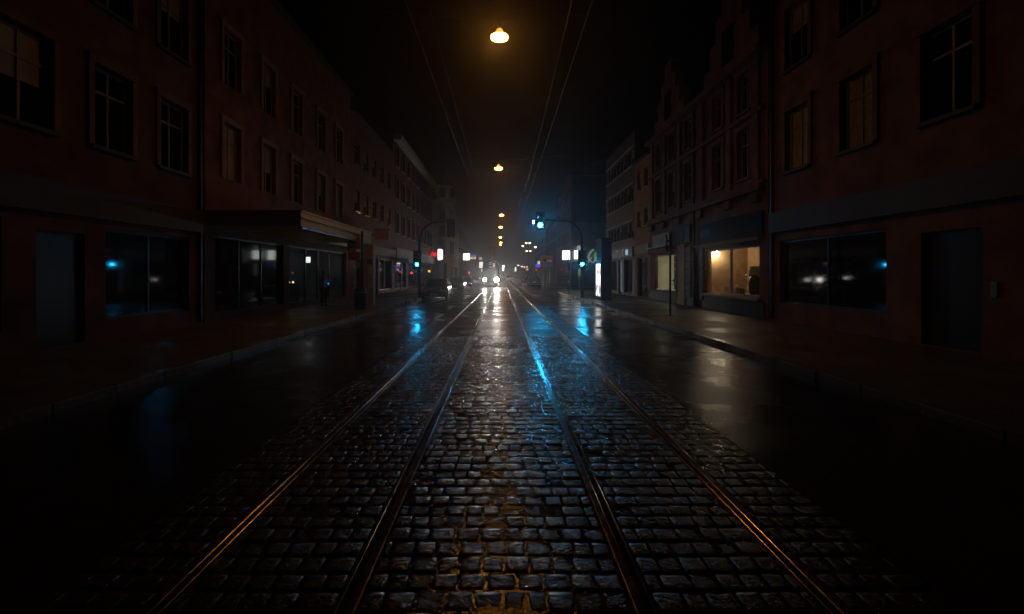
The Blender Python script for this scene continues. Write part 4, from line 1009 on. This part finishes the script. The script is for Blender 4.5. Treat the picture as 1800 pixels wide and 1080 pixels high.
car_mesh('dark blue car in the left row, third behind the signal mast', (-4.5, 60.5, 0), paint('dark_blue_paint', (.015, .02, .045)), 0, group=G_L, scale=1.04)
car_mesh('silver car in the left row, fourth and almost hidden', (-4.5, 85, 0), paint('silver_paint', (.25, .25, .26)), 0, group=G_L)
TAILON = (mat('unlit_lens', (.35, .36, .38), .08, .3, .1, 8), lit('tail_glow', (1, .03, .03), 2.2))
car_mesh('dark car parked on the right by the yellow direction sign, nearest in its row', (4.32, 64, 0), paint('black_blue_paint', (.014, .016, .022)), PI, group=G_R)
car_mesh('dark grey estate car on the right, second of its row', (4.3, 71.5, 0), paint('dark_grey_paint', (.035, .036, .04)), PI, estate=True, group=G_R)
car_mesh('dim car on the right, last of its row near the far kerb', (4.35, 82, 0), paint('dark_blue_paint', (.015, .02, .045)), PI, group=G_R)
o = car_mesh('small distant car with red tail lights driving away to the right of the tram', (2.1, 118, 0), paint('dark_grey_paint', (.035, .036, .04)), PI, lights=TAILON); o.name = 'driving_car'

# ------------------------------------------------------------------ tram on the left track
TX0, TY0 = -1.31, 61.0
t = thing('tram', (TX0, TY0, 0), 'oncoming tram with two glaring white headlights on the left track', 'tram')
TP = mat('tram_paint', (.10, .03, .025), .25, 0, .12, 4, coat=.3)
m = MB(); hw = 1.15
prof = [(-hw*.93, .30), (-hw, .5), (-hw, 2.2), (-hw*.93, 3.05), (-hw*.72, 3.3), (hw*.72, 3.3), (hw*.93, 3.05), (hw, 2.2), (hw, .5), (hw*.93, .30)]
sts = [(0.0, .80, 0), (.12, .9, 0), (.5, .98, 0), (1.0, 1, 0), (20, 1, 0)]
n = len(prof)
for y, sc, _ in sts: m.v += [(TX0 + x * sc, TY0 + y, (z if z < 2.2 else 2.2 + (z - 2.2) * (.93 if y < .3 else 1))) for x, z in prof]
for i in range(len(sts) - 1):
    for j in range(n): a = i*n + j; b = i*n + (j+1) % n; m.f.append((a, b, b+n, a+n))
m.f.append(tuple(range(n))); m.f.append(tuple((len(sts)-1)*n + i for i in range(n)))
m.build('body', TP, t)
MB().box(TX0 - .82, TX0 + .82, TY0 - .03, TY0 - .004, 1.35, 2.45).build('windshield', WINDOW, t, bevel=.008)
dp = MB().box(TX0 - .85, TX0 + .85, TY0 - .05, TY0 - .004, 2.52, 3.12).build('destination_box', BLACK, t, bevel=.008)
a_, b_ = at(859.5, 461.5, TY0 - .06), at(865.6, 470.5, TY0 - .06)
k = MB()
for f0, f1 in ((.02, .12), (.3, .42), (.82, 1.0)): k.box(a_[0], b_[0] - (.1 if f0 == .3 else 0), TY0 - .064, TY0 - .053, a_[2] - (a_[2]-b_[2])*f1, a_[2] - (a_[2]-b_[2])*f0)
k.build('destination_line', lit('display_grey_glow', (.75, .77, .8), .55), dp)
a_, b_ = at(866.2, 463, TY0 - .06), at(869.8, 470.5, TY0 - .06)
MB().box(a_[0], b_[0], TY0 - .064, TY0 - .053, b_[2], a_[2]).build('line_number_panel', lit('display_orange_glow', (1, .68, .52), .75), dp)
for sx_ in (-1, 1):
    hx = TX0 + sx_ * .76
    R = .26 if sx_ > 0 else .19
    h = MB().lathe((hx, TY0 - .04, 1.03), [(R + .035, .04), (R + .035, -.02), (R + .01, -.03)], 20, 'y').build('headlight', GALV, t)
    MB().lathe((hx, TY0 - .075, 1.03), [(R, .004), (R, 0), (.01, -.015)], 20, 'y').build('headlight_lens', HEADB if sx_ > 0 else HEAD, h)
    MB().tube((TX0 + sx_*.1, TY0 - .045, 1.36), (TX0 + sx_*.55, TY0 - .045, 1.95), .015).build('wiper', BLACK, t)
    m = MB(); m.box(TX0 + sx_*(hw + .012) - .008, TX0 + sx_*(hw + .012) + .008, TY0 + 1.2, TY0 + 19, 1.3, 2.15); m.build('side_window', WINDOW, t)
MB().box(TX0 - .98, TX0 + .98, TY0 - .12, TY0 + .05, .42, .62).build('bumper', BLACK, t, bevel=.03)
MB().box(TX0 - .16, TX0 + .16, TY0 - .2, TY0 - .121, .42, .6).build('coupler', RUST, t, bevel=.02)
for by in (3, 15):
    bg_ = MB().box(TX0 - .8, TX0 + .8, TY0 + by - 1.2, TY0 + by + 1.2, .12, .34).build('bogie', BLACK, t)
    for wy in (-.8, .8):
        for sx_ in (-1, 1): MB().lathe((TX0 + sx_*.5, TY0 + by + wy, .33), [(.32, -.05), (.32, .05)], 18, 'x').build('wheel', RUST, bg_)
MB().box(TX0 - .7, TX0 + .7, TY0 + 3, TY0 + 17, 3.304, 3.5).build('roof_equipment', DARKMET, t, bevel=.03)
m = MB()
for sx_ in (-1, 1): m.tube((TX0 + sx_*.35, TY0 + 8, 3.5), (TX0 + sx_*.3, TY0 + 9.6, 4.5), .03); m.tube((TX0 + sx_*.3, TY0 + 9.6, 4.5), (TX0 + sx_*.45, TY0 + 8.2, 5.53), .025)
m.tube((TX0 - .7, TY0 + 8.2, 5.54), (TX0 + .7, TY0 + 8.2, 5.54), .02); m.build('pantograph', DARKMET, t)
# the beams of the two headlights
for sx_ in (-1, 1):
    l = bpy.data.lights.new('headlight_beam', 'SPOT'); l.energy = 300 if sx_ > 0 else 150; l.color = (1.0, .93, .84)
    l.spot_size = math.radians(26); l.spot_blend = 1.0; l.shadow_soft_size = .12
    lo_ = bpy.data.objects.new('headlight_beam', l); COL.objects.link(lo_); lo_.parent = t
    lo_.location = (sx_ * .76, -.16, 1.03); lo_.rotation_euler = (math.radians(88.6), 0, PI)
    lo_['kind'] = 'helper'

# ------------------------------------------------------------------ things behind the shop panes
# shop one: globe lamp, lampshade, boxes
WARM = lit('warm_bulb_glow', (1, .83, .6), 105)
def inwin(px, py, X, D=None):
    D = FPX * (X - CAMX) / (px - VX); return (X, D, zz(py, D))
c = inwin(1259.5, 447, 10.3)
t = thing('pendant_lamp', c, 'glaring globe lamp hanging inside the orange lit shop window', 'lamp')
MB().lathe(c, [(.02, .12), (.09, .08), (.12, 0), (.09, -.08), (.02, -.12)], 16).build('globe', WARM, t, smooth=True)
MB().tube((c[0], c[1], c[2] + .12), (c[0], c[1], 3.1), .012).build('cable', BLACK, t)
c = inwin(1250, 445.5, 10.25)
t = thing('shop_tag', c, 'small red tag hanging near the globe lamp inside the shop', 'tag')
MB().box(c[0] - .02, c[0] + .02, c[1] - .12, c[1] + .12, c[2] - .06, c[2] + .06).build('tag', mat('red_tag', (.5, .02, .02), .5, 0, .1, 5), t)
MB().tube((c[0], c[1], c[2] + .06), (c[0], c[1], 3.1), .005).build('string', BLACK, t)
t = thing('table_lamp', (10.4, 19.55, .90), 'table lamp with a pale shade standing in the orange lit shop window', 'lamp')
MB().lathe((10.4, 19.55, .90), [(.16, 0), (.2, .1), (.24, .45), (.18, .72), (.05, .8)], 20).build('base', mat('dark_ceramic', (.06, .05, .04), .3, 0, .2, 6), t, smooth=True)
MB().lathe((10.4, 19.55, 1.70), [(.24, 0), (.17, .36)], 20).build('shade', mat('pale_shade', (.6, .58, .52), .7, 0, .05, 5), t)
for i, (yy, zz_, cc, lab) in enumerate(((21.25, .34, (.6, .5, .45), 'small pale box on the sill of the orange lit shop window, nearest the frame'), (20.75, .26, (.65, .62, .6), 'white box on the sill of the orange lit shop window, in the middle'), (20.2, .3, (.7, .3, .05), 'orange box on the sill of the orange lit shop window, by the lamp'))):
    t = thing('gift_box', (10.15, yy, .85), lab, 'box', 'boxes in the shop window')
    MB().box(10.03, 10.27, yy - .17, yy + .17, .85, .85 + zz_).build('carton', mat('box_%d' % i, cc, .6, 0, .25, 9), t, bevel=.01)
    MB().box(10.02, 10.28, yy - .02, yy + .02, .85, .855 + zz_).build('ribbon', DARKMET, t)
t = thing('wall_shelf', (11.6, 20.6, 1.72), 'narrow pale shelf with round dishes on the shop back wall', 'shelf')
MB().box(11.45, 11.85, 18.4, 22.4, 1.70, 1.74).build('board', PALE, t)
k = MB(); k.box(11.5, 11.85, 18.6, 18.64, 1.5, 1.698); k.box(11.5, 11.85, 22.1, 22.14, 1.5, 1.698); k.build('bracket', DARKMET, t)
for yy in (19.3, 20.2, 21.2, 21.9):
    o = tag(MB().lathe((0, 0, 0), [(.04, 0), (.1, .02), (.16, .09)], 16).build('dish', WHITEP, None, smooth=True), 'round white dish on the shelf behind the orange lit shop window', 'dish', 'dishes on the shop shelf'); o.location = (11.62, yy, 1.742)
# shop two: ceiling lamp, panel, plant with fairy lights
sy = (s2a + s2b) / 2
t = thing('ceiling_glow', (10.5, sy, 3.1), 'flat lamp on the ceiling of the pale lit shop window', 'lamp')
MB().box(10.2, 10.8, sy - .8, sy + .8, 3.12, 3.19).build('casing', WHITEP, t)
MB().box(10.22, 10.78, sy - .78, sy + .78, 3.09, 3.118).build('diffuser', lit('shop_ceiling_glow', (1, .95, .76), 8), t)
t = thing('curtain', (11.2, sy, .8), 'grey green curtain hanging inside the pale lit shop window', 'curtain')
MB().box(11.0, 11.05, s2a + .2, s2a + 1.3, .85, 2.95).build('cloth', mat('grey_green_cloth', (.22, .22, .15), .8, 0, .15, 6), t)
MB().tube((11.02, s2a, 2.97), (11.02, s2a + 1.5, 2.97), .015).build('rod', GALV, t)
t = thing('low_cabinet', (11.15, sy, .78), 'low grey radiator cabinet at the back of the pale lit shop window', 'cabinet')
MB().box(11.06, 11.28, s2a + .4, s2b - .3, .82, 1.15).build('casing', mat('grey_cabinet', (.3, .28, .2), .6, 0, .1, 5), t)
MB().box(11.05, 11.30, s2a + .36, s2b - .26, 1.152, 1.19).build('top', mat('grey_cabinet', (.3, .28, .2)), t)
LEAF = mat('green_leaf', (.07, .12, .05), .4, 0, .3, 12)
def leafy(name, x, y, z, h, w, nleaf, label, lights=0):
    t = thing(name, (x, y, z), label, 'plant')
    MB().lathe((x, y, z), [(.11, 0), (.15, .24), (.16, .26), (.13, .26)], 16).build('pot', mat('clay_pot', (.2, .09, .05), .7, 0, .2, 8), t)
    st_ = MB().tube((x, y, z + .2), (x, y, z + h * .85), .018, .006)
    lf = MB()
    for i in range(nleaf):
        f = random.random(); zc = z + .3 + (h - .3) * f; r = w * (1 - .8 * f) * random.uniform(.4, 1)
        a = random.uniform(0, 2 * PI); c = Vector((x + r * math.cos(a), y + r * math.sin(a), zc))
        d = Vector((math.cos(a), math.sin(a), random.uniform(-.6, .5))).normalized(); s_ = d.cross(Vector((random.random(), random.random(), 1))).normalized()
        L_ = random.uniform(.06, .11)
        lf.quad(c - d * L_, c + s_ * L_ * .4, c + d * L_, c - s_ * L_ * .4)
        if i % 6 == 0: st_.tube((x, y, zc - .08), tuple(c), .005, .003, 5)
    st_.build('stem', RUST, t); lf.build('foliage', LEAF, t)
    if lights:
        for i in range(lights):
            f = (i + .5) / lights; r = w * (1 - .8 * f); a = i * 2.4; 
            MB().lathe((x + r * math.cos(a), y + r * math.sin(a), z + .35 + (h - .3) * f), [(.004, -.022), (.022, 0), (.004, .022)], 8).build('fairy_light', lit('fairy_glow', (1, .9, .55), 5), t)
leafy('house_plant', 10.25, s2a + 1.35, .78, .95, .42, 170, 'bushy green pot plant low in the pale lit shop window')
leafy('small_fir_tree', 10.3, s2a + .45, .78, 1.75, .40, 260, 'slim small tree with fairy lights at the right of the pale lit shop window', 9)
# left shop: lit panel, counter lights
t = thing('ceiling_glow', (-11.2, 27.2, 3.3), 'added dim fill strip brightening the room behind the left shop panes', 'lamp')  # added light strip, lifts the dark room so the figure outside stands out
MB().box(-11.3, -11.1, 24.0, 30.2, 3.33, 3.38).build('casing', WHITEP, t)
MB().box(-11.28, -11.12, 24.05, 30.15, 3.30, 3.328).build('diffuser', lit('added_fill_glow', (.85, .95, 1), .9), t)
c = at(536.5, 452, 26.4); c2 = at(545, 462, 26.4)
t = thing('wall_screen', (c2[0], 26.4, c2[2]), 'white lit screen deep inside the left shop front', 'screen')
MB().box(c[0], c2[0], 26.4, 26.45, c2[2], c[2]).build('screen_face', lit('screen_white', (.95, 1, .98), 1.5), t)
MB().box(c[0] - .04, c2[0] + .04, 26.452, 26.5, c2[2] - .04, c[2] + .04).build('casing', BLACK, t)
MB().tube(((c[0] + c2[0]) / 2, 26.47, c[2]), ((c[0] + c2[0]) / 2, 26.47, 3.4), .02).build('hanger', BLACK, t)
t = thing('shop_counter', (-11.2, 25.6, .28), 'low counter with small warm lights behind the left shop panes', 'counter')
MB().box(-11.6, -10.9, 24.4, 25.9, .28, 1.25).build('casing', mat('dark_counter', (.1, .07, .05), .5, 0, .2, 4), t)
for yy in (24.7, 25.2): MB().lathe((-10.95, yy, 1.32), [(.004, -.06), (.06, 0), (.004, .06)], 10).build('small_light', lit('small_warm_glow', (1, .6, .2), 2.5), t)
t = thing('display_crate', (-10.6, 29.6, .28), 'orange display crate behind the left shop panes', 'crate')
MB().box(-10.9, -10.3, 28.6, 30.2, .28, 1.0).build('crate', mat('orange_crate', (.4, .2, .04), .6, 0, .2, 5), t, bevel=.015)
MB().box(-10.92, -10.28, 28.58, 30.22, 1.003, 1.04).build('lid', GALV, t)

# ------------------------------------------------------------------ person with a phone in front of the left shop
PXc, PYc = -9.12, 24.6
t = thing('person', (PXc, PYc, .12), 'person in a light jacket looking at a glowing blue phone by a shop front', 'person')
SKIN = mat('skin', (.35, .2, .14), .5, 0, .1, 12); JACK = mat('light_jacket', (.30, .29, .33), .8, 0, .2, 10, .3, 60); TROU = mat('dark_trousers', (.05, .03, .06), .8, 0, .2, 10); HAIR = mat('dark_hair', (.02, .014, .01), .6, 0, .2, 20)
def skin_chain(name, verts, edges_, root, mat_, parent, sub=2):
    me = bpy.data.meshes.new(name); me.from_pydata([v[:3] for v in verts], edges_, [])
    o = bpy.data.objects.new(name, me); COL.objects.link(o); o.parent = parent; me.materials.append(mat_)
    o.modifiers.new('skin', 'SKIN').use_smooth_shade = True
    lay = me.skin_vertices[0]
    for i, v in enumerate(verts): lay.data[i].radius = (v[3], v[4] if len(v) > 4 else v[3])
    lay.data[root].use_root = True
    s_ = o.modifiers.new('sub', 'SUBSURF'); s_.levels = sub; s_.render_levels = sub
    return o
# local space: facing +x (towards the street) and slightly to the camera; z up
V = [(0,0,.98,.15,.12), (0,0,1.15,.15,.11), (0,0,1.36,.17,.11), (0,0,1.47,.10,.08), (.02,0,1.55,.055), (.035,0,1.64,.075,.07), (.045,0,1.72,.09,.08), (.03,0,1.80,.07,.06),
     (0,.19,1.42,.06), (-.02,.25,1.16,.048), (.2,.14,1.06,.038), (.28,.09,1.09,.03),
     (0,-.19,1.42,.06), (-.03,-.25,1.16,.048), (.18,-.15,1.05,.038), (.27,-.07,1.09,.03),
     (0,.1,.88,.10), (.02,.11,.50,.065), (0,.12,.09,.045), (.14,.13,.035,.04,.03),
     (0,-.1,.88,.10), (.05,-.11,.50,.065), (.0,-.12,.09,.045), (.15,-.14,.035,.04,.03)]
E = [(0,1),(1,2),(2,3),(3,4),(4,5),(5,6),(6,7),(2,8),(8,9),(9,10),(10,11),(2,12),(12,13),(13,14),(14,15),(0,16),(16,17),(17,18),(18,19),(0,20),(20,21),(21,22),(22,23)]
skin_chain('body', V, E, 0, SKIN, t)
Vj = [(0,0,.90,.175,.145), (0,0,1.15,.17,.135), (0,0,1.36,.19,.135), (0,0,1.48,.115,.10), (0,.2,1.42,.078), (-.02,.26,1.16,.066), (.17,.155,1.065,.052), (0,-.2,1.42,.078), (-.03,-.26,1.16,.066), (.15,-.165,1.055,.052)]
skin_chain('jacket', Vj, [(0,1),(1,2),(2,3),(2,4),(4,5),(5,6),(2,7),(7,8),(8,9)], 0, JACK, t)
Vt = [(0,0,.95,.15,.125), (0,.1,.86,.115), (.02,.11,.50,.082), (0,.12,.10,.066), (0,-.1,.86,.115), (.05,-.11,.50,.082), (.0,-.12,.10,.066)]
skin_chain('trousers', Vt, [(0,1),(1,2),(2,3),(0,4),(4,5),(5,6)], 0, TROU, t)
skin_chain('hair', [(.0,0,1.66,.085,.09), (-.0,0,1.76,.105,.105), (.02,0,1.83,.085,.08)], [(0,1),(1,2)], 0, HAIR, t, 2)
for sy_ in (-1, 1):
    skin_chain('shoe', [(-.05, sy_*.125, .045, .045), (.08, sy_*.13, .04, .05, .04), (.17, sy_*.135, .03, .04, .028)], [(0,1),(1,2)], 0, BLACK, t, 2)
    f = MB()
    for i in range(4):
        z0 = 1.075 + i * .018; f.tube((.27, sy_*.085, z0), (.33 - i*.004, sy_*.06, z0 + .012), .009, .008, 6); f.tube((.33 - i*.004, sy_*.06, z0 + .012), (.345, sy_*.02, z0 + .014), .008, .006, 6)
    f.tube((.26, sy_*.06, 1.12), (.30, sy_*.025, 1.15), .010, .008, 6)
    k = f.build('fingers', SKIN, None); k.parent = t
fc = MB(); fc.lathe((.145, 0, 1.715), [(.018, -.03), (.012, .0), (.004, .03)], 8)          # nose
fc.box(.118, .128, -.03, .03, 1.665, 1.675)
k = fc.build('face', SKIN, None); k.parent = t
for sy_ in (-1, 1):
    k = MB().lathe((.118, sy_*.033, 1.742), [(.002, -.01), (.011, 0), (.002, .01)], 8).build('eye', BLACK, None); k.parent = t
    k = MB().lathe((.03, sy_*.088, 1.73), [(.006, -.03), (.02, 0), (.006, .03)], 8).build('ear', SKIN, None); k.parent = t
t.rotation_euler = (0, 0, math.radians(-28)); t.location = (PXc, PYc, .12)
ph = thing('phone', (PXc + .31, PYc - .16, 1.24), 'glowing blue phone held by the person at the left shop front', 'phone')
k = MB().box(-.006, .004, -.045, .045, -.055, .09).build('phone_case', BLACK, None); k.parent = ph
k = MB().box(-.0105, -.0065, -.04, .04, -.05, .085).build('phone_screen', lit('phone_blue_glow', (.03, .35, 1), 2.5), None); k.parent = ph
k2 = MB().box(.0045, .0055, -.03, .03, -.03, .06).build('phone_light', lit('phone_back_glow', (.03, .35, 1), 1.2), None); k2.parent = ph
ph.rotation_euler = (0, math.radians(-25), math.radians(-70))
